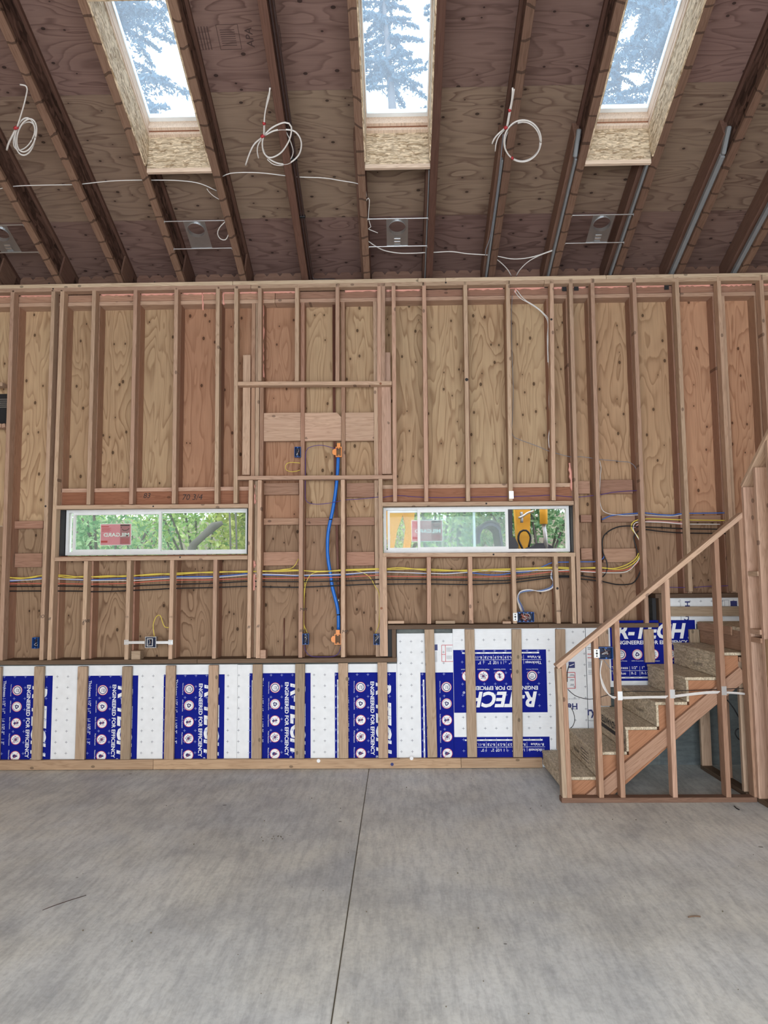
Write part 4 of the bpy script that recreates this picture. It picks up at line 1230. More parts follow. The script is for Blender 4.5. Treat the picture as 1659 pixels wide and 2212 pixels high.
pu = zp(ZE, [(985, 1545), (940, 1530), (850, 1508), (760, 1520), (715, 1560), (710, 1700), (708, 1900), (712, 1970), (750, 2005), (850, 2010), (980, 1990), (1040, 1975), (1200, 1965), (1330, 1950)]) + zp(ZC, [(95, 125), (200, 110), (350, 120), (460, 125), (700, 125), (900, 120), (1090, 118), (1300, 112), (1400, 108), (1560, 120)]) + \
    zp(ZD, [(240, 602), (350, 590), (410, 583), (520, 563), (680, 553)])
cable('thin purple cable looping from the orange bracket along the half open window header', pu, .003, M_PURP, YG - .002)
cable('short purple cable low at the end of the upper plate', zp(ZD, [(920, 1276), (1000, 1278), (1055, 1277)]), .003, M_PURP, YG)
cable('second short purple cable beside the last stud', zp(ZD, [(1105, 1278), (1200, 1270), (1300, 1268), (1385, 1262)]), .003, M_PURP, YG)
wv = zp(ZV, [(1022, 160), (1080, 230), (1160, 280), (1230, 340), (1262, 400), (1256, 600), (1268, 800), (1265, 1000), (1275, 1150), (1262, 1250), (1265, 1330), (1280, 1365)])
cable('white cable falling from the pink foam lump down beside a tall stud', wv, .0045, M_WHITEC, YG)
cable('second white cable leaving the pink foam lump', zp(ZV, [(1005, 165), (1050, 222), (1120, 262), (1200, 318), (1255, 395), (1252, 520), (1256, 700)]), .004, M_WHITEC, YG - .002)
cable('thin grey cable sagging from the middle of the right wall toward the corner block', zp(ZV, [(990, 200), (985, 360), (990, 700), (998, 900), (992, 1100), (990, 1240), (1040, 1275), (1120, 1305), (1200, 1335), (1270, 1365), (1420, 1405), (1500, 1405), (1600, 1418)]) + zp(ZD, [(400, 320), (560, 335), (630, 345), (675, 395), (690, 500), (685, 640)]), .0028, M_GREYP, YG + .002)
for k, (dx, mt, nm) in enumerate(((0, M_WHITEC, 'white cable sagging in a bow to the four gang box'), (5, M_BLUEC, 'blue grey cable in the bow to the four gang box'), (10, M_GREYB, 'grey cable in the bow to the four gang box'), (-4, M_WHITEC, 'outer white cable in the bow to the four gang box'))):
    cable(nm, zp(ZC, [(1415 - dx * .4, 690), (1408 + dx, 750), (1430 - dx, 790), (1412 - dx, 830 - dx), (1330, 855 - dx), (1240, 845 + dx), (1165, 862 + dx), (1147 + dx, 915), (1165 + dx * 2, 965), (1185 + dx * 2.2, 1018)]), .0038, mt, YG - .002 + .001 * k)
cable('yellow cable bending up behind the left niche block', zp(ZB, [(632, 730), (600, 790), (560, 820), (500, 828), (440, 838)]), .0035, M_YEL, YG)
cable('yellow cable dropping straight to the blue box under the niche', zp(ZB, [(670, 842), (684, 900), (690, 980), (680, 1100), (678, 1300), (690, 1370), (717, 1432)]), .0035, M_YEL, YG)
cable('yellow cable looping down from the bundle to the same blue box', zp(ZB, [(880, 842), (760, 870), (705, 950), (690, 1050), (682, 1200), (682, 1350), (688, 1432)]), .0035, M_YEL, YG - .002)
cable('yellow cable curving down to the blue box beside the plate step', zp(ZB, [(1140, 832), (1240, 860), (1310, 910), (1360, 1000), (1392, 1060), (1392, 1330), (1355, 1432)]), .0035, M_YEL, YG)
cable('purple cable sagging along the plate under the niche', zp(ZB, [(690, 1550), (700, 1600), (750, 1648), (870, 1654), (960, 1650), (1010, 1620), (1030, 1560)]), .003, M_PURP, YG)
cable('yellow cable arching out of the galvanized box', zp(ZA, [(988, 935), (980, 860), (1000, 806), (1025, 798), (1040, 840), (1055, 872), (1085, 876)]), .004, M_YEL, YG - .02)
cable('short yellow loop under the small blue box of the niche', zp(ZE, [(665, 1660), (600, 1655), (555, 1662), (540, 1690), (548, 1720), (600, 1735), (665, 1720)]), .0032, M_YEL, YG)


def outlet_box(label, x0, y0, x1, y1, Y, depth, cat='electrical box', wires=True, shell=M_BOXB, inner=M_BOXI, tab=None, seed=0):
    A, B = at(x0, y1, Y), at(x1, y0, Y); w, h = B.x - A.x, B.z - A.z
    o = thing('electrical_box', label, cat, (A.x, Y, A.z), 'open electrical boxes')
    T = Matrix.Translation(A)
    bm = bmesh.new(); t = .003
    add_box(bm, (0, 0, 0), (w, depth, t)); add_box(bm, (0, 0, h - t), (w, depth, h)); add_box(bm, (0, 0, t), (t, depth, h - t)); add_box(bm, (w - t, 0, t), (w, depth, h - t))
    link('shell', bm_mesh('shell', bm, [shell]), o, T)
    bm = bmesh.new(); add_box(bm, (t, depth - .004, t), (w - t, depth - .001, h - t)); link('back', bm_mesh('back', bm, [inner]), o, T)
    for xx in ((w / 2,) if w < .12 else (w * .14, w * .38, w * .62, w * .86)):
        for q0, q1 in ((h - .014, h - t), (t, .014)):
            bm = bmesh.new(); add_box(bm, (xx - .006, .001, q0), (xx + .006, .01, q1)); link('screw_lug', bm_mesh('screw_lug', bm, [shell]), o, T)
    if wires:
        r = random.Random(seed + 11); cols = [M_WHITEC, M_BLKC, M_COPPER, M_REDC]
        n = 3 if w < .12 else 12
        for k in range(n):
            p = [Vector((w * r.uniform(.2, .8), depth * .8, h * .85))]
            for q in range(4): p.append(Vector((w * r.uniform(.15, .85), depth * r.uniform(.25, .7), h * r.uniform(.15, .8))))
            bm = bmesh.new(); add_tube(bm, smooth_path(p, .01), .0018, 5); link('wire', bm_mesh('wire', bm, [cols[k % 4]]), o, T)
    if tab is not None:
        A2, B2 = at(tab[0], tab[3], Y), at(tab[2], tab[1], Y)
        p = slab('mounting_tab', o, (A2.x, Y - .003, A2.z), (B2.x, Y - .0005, B2.z), M_VINYL, 0)
        c = (A2 + B2) / 2
        for q in (-.3, 0, .3):
            bm = bmesh.new(); add_disc(bm, c.x, c.z + q * (B2.z - A2.z), .006 if q else .009, Matrix.Translation((0, Y - .0034, 0)) @ MW, 0, 0, 10)
            link('hole', bm_mesh('hole', bm, [M_INK]), p)
    return o


outlet_box('single blue box on a stud at the left end of the wall', 68.5, 1377, 82, 1401, -.006, .07, seed=1)
outlet_box('small blue box high in the niche left of the blue conduit', 636, 965, 649.5, 987, .07, .06, seed=2)
outlet_box('blue box with two yellow cables at the foot of the niche', 653, 1369, 666.5, 1392.5, -.004, .07, seed=3)
outlet_box('blue box with one yellow cable beside the plate step', 807, 1369.5, 820, 1393, -.004, .07, seed=4)
outlet_box('wide four gang blue box under the half open window', 1118, 1322, 1153.5, 1344, -.004, .07, seed=5, tab=(1108.5, 1324, 1117.5, 1341))
outlet_box('blue two gang box mounted on a stud of the stair guard', 1295, 1398, 1324, 1424, GY - .004, .07, seed=6, tab=(1283, 1402, 1295, 1421))

o = thing('bracket_box', 'galvanized steel box on a bar bracket between two lower studs', 'electrical box', at(322, 1398, 0))
A, B = at(313, 1399.5, -.01), at(337.5, 1375.5, -.01)
bm = bmesh.new(); w, h = B.x - A.x, B.z - A.z
frame_bm(bm, 0, 0, w, h, (.004,) * 4, 0, .05)
link('shell', bm_mesh('shell', bm, [M_METAL]), o, Matrix.Translation(A))
slab('back', o, A + Vector((.004, .045, .004)), B + Vector((-.004, .055, -.004)), M_BOXI, 0)
bm = bmesh.new(); frame_bm(bm, .02, .015, w - .03, h - .015, (.006,) * 4, -.006, .001); link('mud_ring', bm_mesh('mud_ring', bm, [M_METAL]), o, Matrix.Translation(A))
for (xa, xb) in ((270, 313), (337.5, 371)):
    A, B = at(xa, 1391, -.004), at(xb, 1384.5, -.004); slab('bar', o, (A.x, -.012, A.z), (B.x, -.004, B.z), M_METAL, .001, along=0)
for px in (273, 368.5):
    A = at(px, 1387.5, -.004); slab('end_plate', o, (A.x - .022, -.005, A.z - .022), (A.x + .022, -.001, A.z + .022), M_METAL, 0)
for k in range(3):
    P = [A * 0 + at(320 + k * 2, 1380, .03), at(324 + k, 1386, .01), at(321 + k, 1393, .01), at(326 - k, 1389, .02)]
    tube('wire', P, .0018, [M_WHITEC, M_BLKC, M_COPPER][k], o, 5, .01)


def mud_ring(label, px0, py0, px1, py1, ear, up):
    A, B = at(px0, py1, .07), at(px1, py0, .07); w, h = B.x - A.x, B.z - A.z
    o = thing('cable_bracket', label, 'bracket', A)
    bm = bmesh.new(); frame_bm(bm, 0, 0, w, h, (.007, .007, .008, .008), 0, .028); link('ring', bm_mesh('ring', bm, [M_ORANGE]), o, Matrix.Translation(A))
    bm = bmesh.new(); s = -1
    add_prism(bm, [(0, .004, h * .2), (0, .004, h * .8), (-.016, .004, h * .8), (-.032, .004, h * .62), (-.032, .004, h * .36), (-.016, .004, h * .2)], (0, .006, 0))
    link('ear', bm_mesh('ear', bm, [M_ORANGE]), o, Matrix.Translation(A))
    bm = bmesh.new()
    add_box(bm, (w * .22, .002, h), (w * .78, .02, h + .036)); link('hub', bm_mesh('hub', bm, [M_ORANGE]), o, Matrix.Translation(A))
    for q in (.012, h - .018):
        bm = bmesh.new(); add_box(bm, (w * .35, -.003, q), (w * .65, .004, q + .007)); link('lug', bm_mesh('lug', bm, [M_ORANGE]), o, Matrix.Translation(A))
    return o


mud_ring('upper orange mounting ring at the top of the blue conduit', 725, 965, 738, 987, True, True)
mud_ring('lower orange mounting ring at the foot of the blue conduit', 722.5, 1369, 737, 1392.5, True, False)
cp = zp(ZE, [(990, 1605), (986, 1700), (980, 1790), (968, 1900), (945, 2050)]) + zp(ZB, [(935, 360), (912, 480), (905, 620), (912, 740), (935, 880), (950, 990), (975, 1090), (998, 1180), (1008, 1260), (1010, 1405)])
o = tube('conduit', [at(x, y, .128) for x, y in cp], .0168, M_CONDB, None, 14, .03)
tag(o, 'thick bright blue flexible conduit snaking down the niche', 'conduit')
for (x, y) in ((935, 360), (1008, 1258)):
    q = zp(ZB, [(x, y - 6), (x + 1, y + 4)]); tube('band', [at(*q[0], .128), at(*q[1], .128)], .0178, M_BLKC, o, 14)
for k, (dx, lab) in enumerate(((-1.4, 'left dark copper pipe running down behind the niche'), (1.5, 'right dark copper pipe running down behind the niche'))):
    pts = [(721 + dx, 632), (721.3 + dx, 760), (722 + dx, 890), (724 + dx, 1000), (727 + dx, 1120), (730 + dx * .7, 1230), (731.5 + dx * .7, 1292)]
    o = tube('water_pipe', [at(x, y, .182) for x, y in pts], .0075, M_COPPER, None, 9, .05)
    tag(o, lab, 'pipe', 'copper pipes in the niche')
    c = at(725.5 + dx, 1121.5, .182); slab('clamp', o, c + Vector((-.011, -.010, -.006)), c + Vector((.011, .010, .006)), M_METAL, .001)
A = at(731.5, 1300, .182)
o = tube('pipe_cap', [A + Vector((0, 0, .03)), A, A + Vector((0, -.012, -.01))], .011, M_METAL, None, 10, .01); tag(o, 'small silver valve end at the foot of the copper pipes', 'valve')
A = at(614, 1335, YS - .01); B = at(613.5, 1420, YS - .01)
o = tube('copper_stub', [A, B], .006, M_COPPER, None, 8); tag(o, 'thin rusty rod standing on the plate left of the niche', 'rod')
# scrap blocks lying on plates
def scrap(label, x0, y0, x1, y1, Y, t, mat=M_STUD):
    A, B = at(x0, y1, Y), at(x1, y0, Y)
    o = slab('scrap_block', None, (A.x, Y, A.z), (B.x, Y + t, B.z), mat, along=0)
    return tag(o, label, 'wood block', 'wood scraps on the plates')


scrap('pink end of a scrap block beside a stud left of the niche', 562, 1404, 574, 1424, .02, .10)
scrap('grey scrap block under the galvanized box', 283, 1406, 303, 1427, .02, .10, M_WEATH)
scrap('flat scrap block at the left corner of the raised plate', 838, 1341, 873, 1347.5, .03, .10)
scrap('flat scrap block in the second bay of the raised plate', 941, 1341, 983, 1347.5, .03, .10, M_WEATH)
scrap('small scrap block in the third bay of the raised plate', 1086, 1342, 1104, 1347.5, .03, .08)
# guard wall wires
GW = -1.0
for k in range(3):
    cable(('upper', 'middle', 'lower')[k] + ' white cable stapled across the stair guard studs', zp(ZG, [(490 - k * 4, 608), (478, 700), (500 + k * 6, 800), (560, 862 + k * 4), (640, 866 + k * 6), (800, 862 + k * 5), (960, 859 + k * 6), (1080, 845 + k * 6), (1250, 828 + k * 6), (1400, 832 + k * 4), (1495, 840 + k * 4)]), .0045, M_WHITEC, GW + .02 * k - .02, 'white cables on the stair guard')
cable('thin black wire drooping across the stair guard studs', zp(ZG, [(250, 812), (300, 856), (370, 878), (440, 878), (580, 838), (700, 826), (900, 829), (1000, 824), (1250, 815), (1490, 805)]), .003, M_BLKC, GW + .03)
cable('black wire curling at the doubled end post of the guard', zp(ZG, [(258, 645), (246, 690), (245, 760)]), .004, M_BLKC, GW + .05)
cable('black wire bowing low beside the doubled end post', zp(ZG, [(265, 930), (290, 975), (298, 1030), (285, 1070), (268, 1085)]), .003, M_BLKC, GW + .05)
cable('thin grey wire from the stair guard box', zp(ZG, [(500, 600), (530, 640), (565, 690)]), .0025, M_GREYP, GW)
cable('black wire hanging in the space below the stairs', [(1571, 1512), (1585, 1530), (1600, 1558), (1606, 1575)], .005, M_BLKC, -.75)
cable('coiled black wire end near the concrete below the landing', [(1605, 1578), (1594, 1574), (1588, 1584), (1595, 1596), (1603, 1600)], .005, M_BLKC, -.75)
for px, py in ((1339.5, 1503), (1452.5, 1499), (1564, 1492)):
    A = at(px, py, GY); q = slab('nail_plate', guard, (A.x - .019, GY - .003, A.z - .034), (A.x + .019, GY - .0005, A.z + .034), M_METAL, 0)

# odds and ends lying on the floor
tag(tube('twig', [fl(92, 1966, .004), fl(115, 1957, .006), fl(150, 1945, .008), fl(186, 1934, .004)], .0018, M_DKPIPE, None, 6, .05), 'thin dark bent twig lying on the concrete toward the left', 'twig')
tag(tube('twig', [fl(1487, 1981, .006), fl(1500, 1979, .007), fl(1513, 1980, .006)], .004, M_PLATE_T, None, 6, .02), 'short brown stick on the concrete in front of the stairs', 'twig')
tag(tube('twig', [fl(1586, 1741, .004), fl(1591, 1746, .005), fl(1597, 1749, .004)], .004, M_BLKC, None, 6, .02), 'small dark wire scrap on the floor before the guard plate', 'scrap')
rr = random.Random(5); bm = bmesh.new()
for k in range(70):
    px, py = rr.uniform(0, 1659), 1670 + 540 * rr.random() ** 1.6
    if rr.random() < .35: px, py = rr.gauss(598, 14), rr.gauss(1806, 5)
    if px > 1190 and py < 1745: continue
    c = fl(px, py, .003); r_ = rr.uniform(.0015, .0045)
    g = bmesh.ops.create_icosphere(bm, subdivisions=1, radius=r_)
    bmesh.ops.translate(bm, verts=g['verts'], vec=c)
o = link('floor_grit', bm_mesh('floor_grit', bm, [M_SOIL])); tag(o, 'scattered dark grit and crumbs on the concrete floor', 'grit', None, 'stuff')

# ------------------------------------------------------------------ under the roof: recessed light pans, cable coils, pipes
def light_pan(label, cx, cy, clip=True):
    c = rf(cx, cy, .012); k = math.floor((c.x - XR) / .6096)
    xa, xb = XR + k * .6096 + FW2, XR + (k + 1) * .6096 - FW2
    T = RD.to_4x4(); T.translation = c
    o = thing('recessed_light_pan', label, 'light bracket', c, 'recessed light pans between the joists')
    w, l0, l1, R = .098, -.225, .095, .078
    bm = bmesh.new(); n = 28
    hole = [Vector((R * math.cos(2 * math.pi * i / n), R * math.sin(2 * math.pi * i / n), 0)) for i in range(n)]
    def edge(a):
        dx, dy = math.cos(a), math.sin(a)
        tt = min((w / abs(dx)) if abs(dx) > 1e-6 else 9, ((l1 if dy > 0 else -l0) / abs(dy)) if abs(dy) > 1e-6 else 9)
        return Vector((dx * tt, dy * tt, 0))
    ang = sorted(set([2 * math.pi * i / n for i in range(n)]) | {math.atan2(b, a) % (2 * math.pi) for a in (-w, w) for b in (l0, l1)})
    I = [bm.verts.new((R * math.cos(a), R * math.sin(a), 0)) for a in ang]; O = [bm.verts.new(edge(a)) for a in ang]
    for i in range(len(ang)):
        j = (i + 1) % len(ang); bm.faces.new((I[i], O[i], O[j], I[j]))
    bmesh.ops.solidify(bm, geom=bm.faces[:], thickness=.0015)
    link('plate', bm_mesh('plate', bm, [M_METAL]), o, T)
    bm = bmesh.new()
    for i in range(n):
        a, b = 2 * math.pi * i / n, 2 * math.pi * (i + 1) / n
        bm.faces.new([bm.verts.new((R * math.cos(q), R * math.sin(q), z)) for q, z in ((a, .012), (b, .012), (b, -.03), (a, -.03))])
    bmesh.ops.remove_doubles(bm, verts=bm.verts, dist=1e-5); bmesh.ops.solidify(bm, geom=bm.faces[:], thickness=.0012)
    link('collar', bm_mesh('collar', bm, [M_METAL]), o, T)
    for yy in (l1 + .004, l0 + .006):
        A, B = T @ Vector((xa - c.x, yy, .003)), T @ Vector((xb - c.x, yy, .003))
        board('bar', o, A, B, .009, .007, M_METAL, RA, .001)
        for q in (A, B): board('bar_foot', o, q + RN * -.012, q + RN * .012, .02, .004, M_METAL, RA, 0)
    if clip:
        for z_, yy in ((.004, -.135), (.008, -.165), (.004, -.195)):
            board('clip', o, T @ Vector((-.028, yy, z_)), T @ Vector((.028, yy, z_)), .022, .004, M_METAL if yy > -.19 else M_GREYB, RA, .001)


light_pan('recessed light pan in the bay below the left skylight', 424, 496, False)
light_pan('recessed light pan in the bay below the middle skylight', 858, 491)
light_pan('recessed light pan in the bay below the right skylight', 1300, 483)
light_pan('recessed light pan cut off by the left edge of the frame', 1, 505)

CO1, CO2, CO3 = (400, 200, 3.95), (820, 200, 3.95), (0, 200, 3.95)


def roof_cable(label, pts, r, off=.10, mat=M_WHITEC, group=None, offs=None):
    P = [rf(x, y, off if offs is None else offs[i]) for i, (x, y) in enumerate(pts)]
    return tag(tube('cable', P, r, mat, None, 7, .03), label, 'cable', group)


def coil(label, strands, tapes, off=-.03):
    o = thing('cable_coil', label, 'cable coil', rf(*tapes[-1][:2], off), 'cable coils hanging from the joists')
    for i, (pts, r) in enumerate(strands):
        P = [rf(x, y, off + (.012 * i if len(pts) > 2 else 0)) for x, y in pts]
        tube('strand', P, r, M_WHITEC, o, 7, .02)
    for (x, y, s) in tapes:
        A, B = rf(x - s, y + s * .5, off), rf(x + s, y - s * .5, off)
        tube('tape', [A, B], .013, M_TAPE, o, 8)
    return o


def ell(cx, cy, rx, ry, rot, z, a0=0, a1=2 * math.pi, n=22):
    out = []
    for i in range(n + 1):
        a = a0 + (a1 - a0) * i / n; x, y = rx * math.cos(a), ry * math.sin(a)
        out.append((cx + x * math.cos(rot) - y * math.sin(rot), cy + x * math.sin(rot) + y * math.cos(rot)))
    return zp(z, out)


coil('coil of white cable tied with red tape left of the left skylight',
     [(zp(CO3, [(170, -68), (215, -60), (232, -30), (220, 40), (200, 120), (170, 220), (145, 295)]), .0055),
      (ell(228, 365, 78, 145, .28, CO3), .006), (ell(215, 375, 85, 160, .12, CO3), .006), (ell(205, 370, 75, 130, .5, CO3), .0045),
      (zp(CO3, [(140, 300), (105, 370), (75, 430), (58, 490)]), .008)], [(34.5, 276, 3.2)])
coil('loose coil of white cable tied with red tape between the left and middle skylights',
     [(zp(CO1, [(722, -40), (715, 40), (690, 130), (676, 220), (670, 370)]), .0055), (zp(CO1, [(728, -40), (700, 60), (680, 200), (678, 370)]), .004),
      (zp(CO1, [(665, 375), (740, 300), (850, 255), (905, 290), (890, 400), (820, 510), (730, 555), (675, 520), (658, 440), (668, 375)]), .0065),
      (zp(CO1, [(680, 365), (760, 325), (850, 315), (940, 335), (990, 420), (970, 530), (880, 605), (780, 600), (695, 545), (660, 470)]), .0065),
      (zp(CO1, [(860, 330), (900, 420), (920, 520), (860, 612), (760, 615), (700, 570)]), .0035),
      (zp(CO1, [(665, 375), (590, 440), (545, 530), (515, 620)]), .0065), (zp(CO1, [(665, 378), (625, 440), (615, 500), (626, 560)]), .005)], [(570.5, 266.5, 2), (567.5, 294, 3.2)])
coil('round coil of white cable tied with red tape right of the middle skylight',
     [(zp(CO2, [(1135, -40), (1128, 60), (1108, 160), (1085, 290)]), .0065), (zp(CO2, [(1148, -30), (1135, 60), (1115, 170), (1092, 290)]), .0055),
      (ell(1220, 412, 158, 178, .1, CO2), .0065), (ell(1215, 420, 155, 172, .0, CO2), .006), (ell(1222, 418, 150, 165, .3, CO2), .004),
      (zp(CO2, [(1075, 300), (1010, 355), (975, 400), (960, 437)]), .0065), (zp(CO2, [(1080, 302), (1020, 370), (995, 430), (986, 500)]), .0055)], [(1101, 238, 2.5), (1092.5, 275.5, 3.5), (1107, 341.5, 2)])

NG = 'white cables strung through the joists'
roof_cable('white cable strung through the joists left of the left skylight pan', [(-6, 409), (29, 402.5), (90, 400), (150, 399), (172, 398), (240, 391), (300, 389), (330, 389), (385, 390), (430, 396), (468, 412)], .0042, .11, group=NG)
roof_cable('short forked cable end hanging by the left pan bay', [(447, 408), (452, 415), (462, 424), (474, 431)], .003, .02)
roof_cable('looped cable end beside the left light pan', [(487, 478), (474, 492), (470, 505), (476, 516), (487, 518), (493, 508), (495, 500)], .0045, .02)
roof_cable('white cable strung between the left and middle skylights', [(481, 381), (497, 374.5), (530, 372.5), (570, 374), (612, 379), (640, 382), (700, 384.5), (735, 390), (770, 396), (787, 404), (792, 425)], .0042, .10, group=NG)
roof_cable('looped cable end left of the middle light pan', [(789, 470), (788, 445), (793, 430), (798, 432), (796, 470), (801, 490), (795, 494), (806, 499), (816, 503)], .0035, .03)
roof_cable('white cable strung along the eave under the middle skylight', [(793, 519), (810, 531), (830, 541), (860, 546.5), (890, 547), (921, 545.5), (940, 545), (975, 543.5), (1010, 548), (1048, 550.5), (1074, 553.5), (1110, 559.5), (1150, 555), (1197, 539)], .0048, .08, group=NG)
roof_cable('cable bending from the eave run down to the wall plate', [(1069, 557), (1085, 570), (1097, 583), (1105, 597)], .0045, .07)
roof_cable('second cable bending from the eave run to the wall plate', [(1195, 541), (1165, 552), (1140, 566), (1122, 584), (1115, 597)], .0045, .07)
roof_cable('thin grey cable clipped down the joist right of the middle skylight', [(1087, 290), (1082, 340), (1078, 380), (1073, 420), (1066, 470), (1058, 515), (1049, 540), (1049, 551)], .004, .02, M_GREYP)
for k, dx in enumerate((-4.5, 3.5)):
    xx = XR + 4 * .6096 + FW2 + .014 + .024 * k
    P = [rp(xx, yy, .05) for yy in (-2.6, -1.8, -1.0, -.3)] + [rp(xx, .06 - .035 * k, .05), rp(xx + .012, .095 - .035 * k, .037), rp(xx + .05, .10 - .035 * k, .034), rp(xx + .2 + .01 * k, .10 - .035 * k, .034), rp(xx + .215, .10 - .035 * k, .02)]
    o = tube('drain_pipe', P, .009, M_DKPIPE, None, 9, .05)
    tag(o, ('left', 'right')[k] + ' of two dark pipes clipped along the dark timber rafter', 'pipe', 'dark pipes along the timber rafter')
    for yy in (-1.16, -.62):
        c = rp(xx, yy, .05); board('clamp', o, c - RA * .012, c + RA * .012, .026, .026, M_BLKC, (1, 0, 0), .002)

# ------------------------------------------------------------------ outdoors, seen through the windows and skylights
def leaf_cloud(n, rnd, size, sampler):
    """n small folded leaves: two triangles each"""
    V = np.zeros((n, 4, 3)); c = np.array([sampler() for _ in range(n)])
    a = rnd.normal(size=(n, 3)); a /= np.linalg.norm(a, axis=1, keepdims=True)
    b = np.cross(a, rnd.normal(size=(n, 3))); b /= np.linalg.norm(b, axis=1, keepdims=True)
    s = size * rnd.uniform(.6, 1.3, (n, 1))
    nn = np.cross(a, b) * s * .18
    V[:, 0] = c - a * s; V[:, 1] = c + b * s * .42 + nn; V[:, 2] = c + a * s; V[:, 3] = c - b * s * .42 + nn
    F = np.arange(n * 4).reshape(n, 4)
    return V.reshape(-1, 3), np.concatenate([F[:, [0, 1, 2]], F[:, [0, 2, 3]]])


def np_mesh(name, V, F, mat):
    me = bpy.data.meshes.new(name)
    me.vertices.add(len(V)); me.vertices.foreach_set('co', V.astype(np.float32).ravel())
    k = F.shape[1]
    me.loops.add(F.size); me.loops.foreach_set('vertex_index', F.astype(np.int32).ravel())
    me.polygons.add(len(F)); me.polygons.foreach_set('loop_start', np.arange(0, F.size, k, dtype=np.int32))
    me.update(calc_edges=True); me.validate(); me.materials.append(mat)
    return me


gr = thing('ground', 'earth bank rising behind the building', 'ground', (0, 4, 0), kind='structure')
bm = bmesh.new()
vs = [[bm.verts.new((x, y, z + .15 * math.sin(x * 1.3 + y))) for x in range(-16, 21, 3)] for y, z in ((.6, .55), (3, .9), (5.0, 1.3), (8, 2.2), (14, 3.4), (30, 4.5))]
for r0, r1 in zip(vs, vs[1:]):
    for i in range(len(r0) - 1): bm.faces.new((r0[i], r0[i + 1], r1[i + 1], r1[i]))
link('soil', bm_mesh('soil', bm, [M_SOIL]), gr)
gz = lambda y: float(np.interp(y, (.6, 3, 5, 8, 14, 30), (.55, .9, 1.3, 2.2, 3.4, 4.5)))


def bush(label, cx, cy, rx, ry, h, mat, n, size, seed):
    r = np.random.default_rng(seed); z0 = gz(cy) - .1
    o = thing('shrub', label, 'shrub', (cx, cy, z0), 'greenery behind the building')
    lobes = [(r.uniform(-.6, .6), r.uniform(-.6, .6), r.uniform(.3, .85), r.uniform(.35, .55)) for _ in range(7)]

    def smp():
        L = lobes[r.integers(7)]; d = r.normal(size=3); d /= np.linalg.norm(d); q = L[3] * r.uniform(.55, 1.05)
        return ((L[0] + d[0] * q) * rx, (L[1] + d[1] * q) * ry, max(.02, (L[2] + d[2] * q * .8)) * h)
    V, F = leaf_cloud(n, r, size, smp)
    f = link('foliage', np_mesh('foliage', V, F, mat), o, Matrix.Translation((cx, cy, z0))); f['kind'] = 'stuff'
    bm = bmesh.new()
    for L in lobes:
        add_tube(bm, [Vector((0, 0, -.1)), Vector((L[0] * rx * .4, L[1] * ry * .4, L[2] * h * .5)), Vector((L[0] * rx, L[1] * ry, L[2] * h))], .02, 5)
    link('stem', bm_mesh('stem', bm, [M_BARK]), o, Matrix.Translation((cx, cy, z0)))
    return o


bush('dark leafy shrub at the far left end of the closed window', -3.9, 3.4, 1.0, .8, 2.6, M_LEAF3, 2600, .055, 1)
bush('yellow green shrub filling the right pane of the closed window', -1.8, 4.6, 1.6, .8, 3.4, M_LEAF2, 7000, .06, 2)
bush('mid green shrub behind the sticker of the closed window', -3.0, 5.2, 1.5, .8, 3.2, M_LEAF1, 3200, .06, 3)
bush('dense green shrub behind the middle of the half open window', 1.0, 5.2, 1.6, .8, 3.0, M_LEAF1, 6500, .055, 4)
bush('dense dark green hedge at the right end of the half open window', 2.7, 5.4, 1.7, .9, 3.0, M_LEAF3, 9000, .055, 5)
bush('pale green shrub between the two windows outside', -.5, 5.6, 1.4, .8, 3.3, M_LEAF1, 2800, .06, 6)
bush('tall green shrub far behind the closed window', -4.6, 7.0, 1.8, 1.0, 3.6, M_LEAF1, 3000, .07, 7)
bush('tall yellow green shrub far behind the windows', .3, 8.0, 2.4, 1.0, 3.2, M_LEAF2, 3200, .07, 8)
bush('tall dark shrub far behind the half open window', 4.4, 8.2, 2.4, 1.0, 3.6, M_LEAF3, 3200, .07, 9)


def fern(label, cx, cy, seed, n=11, L=.75):
    r = random.Random(seed); z0 = gz(cy)
    o = thing('fern', label, 'fern', (cx, cy, z0), 'ferns behind the building')
    for k in range(n):
        a = 2 * math.pi * k / n + r.uniform(-.2, .2); e = r.uniform(.9, 1.25); l = L * r.uniform(.8, 1.2)
        bm = bmesh.new(); P = []
        for i in range(13):
            t = i / 12; P.append(Vector((math.cos(a) * l * t * math.cos(e * (1 - t * .75)), math.sin(a) * l * t * math.cos(e * (1 - t * .75)), l * (t * math.sin(e) - .45 * t * t))))
        add_tube(bm, P, .004, 4, False)
        s_ = Vector((-math.sin(a), math.cos(a), 0))
        for i in range(2, 12):
            w = .13 * l * (1 - (i / 12) ** 2) + .02; t = (P[i + 1] - P[i]).normalized() * .022
            for sg in (-1, 1):
                tip = P[i] + s_ * sg * w + t * 2 + Vector((0, 0, -.02))
                bm.faces.new([bm.verts.new(p) for p in (P[i] - t, P[i] + t, tip)])
        link('frond', bm_mesh('frond', bm, [M_LEAF3 if seed == 6 else M_LEAF1]), o, Matrix.Translation((cx, cy, z0)))


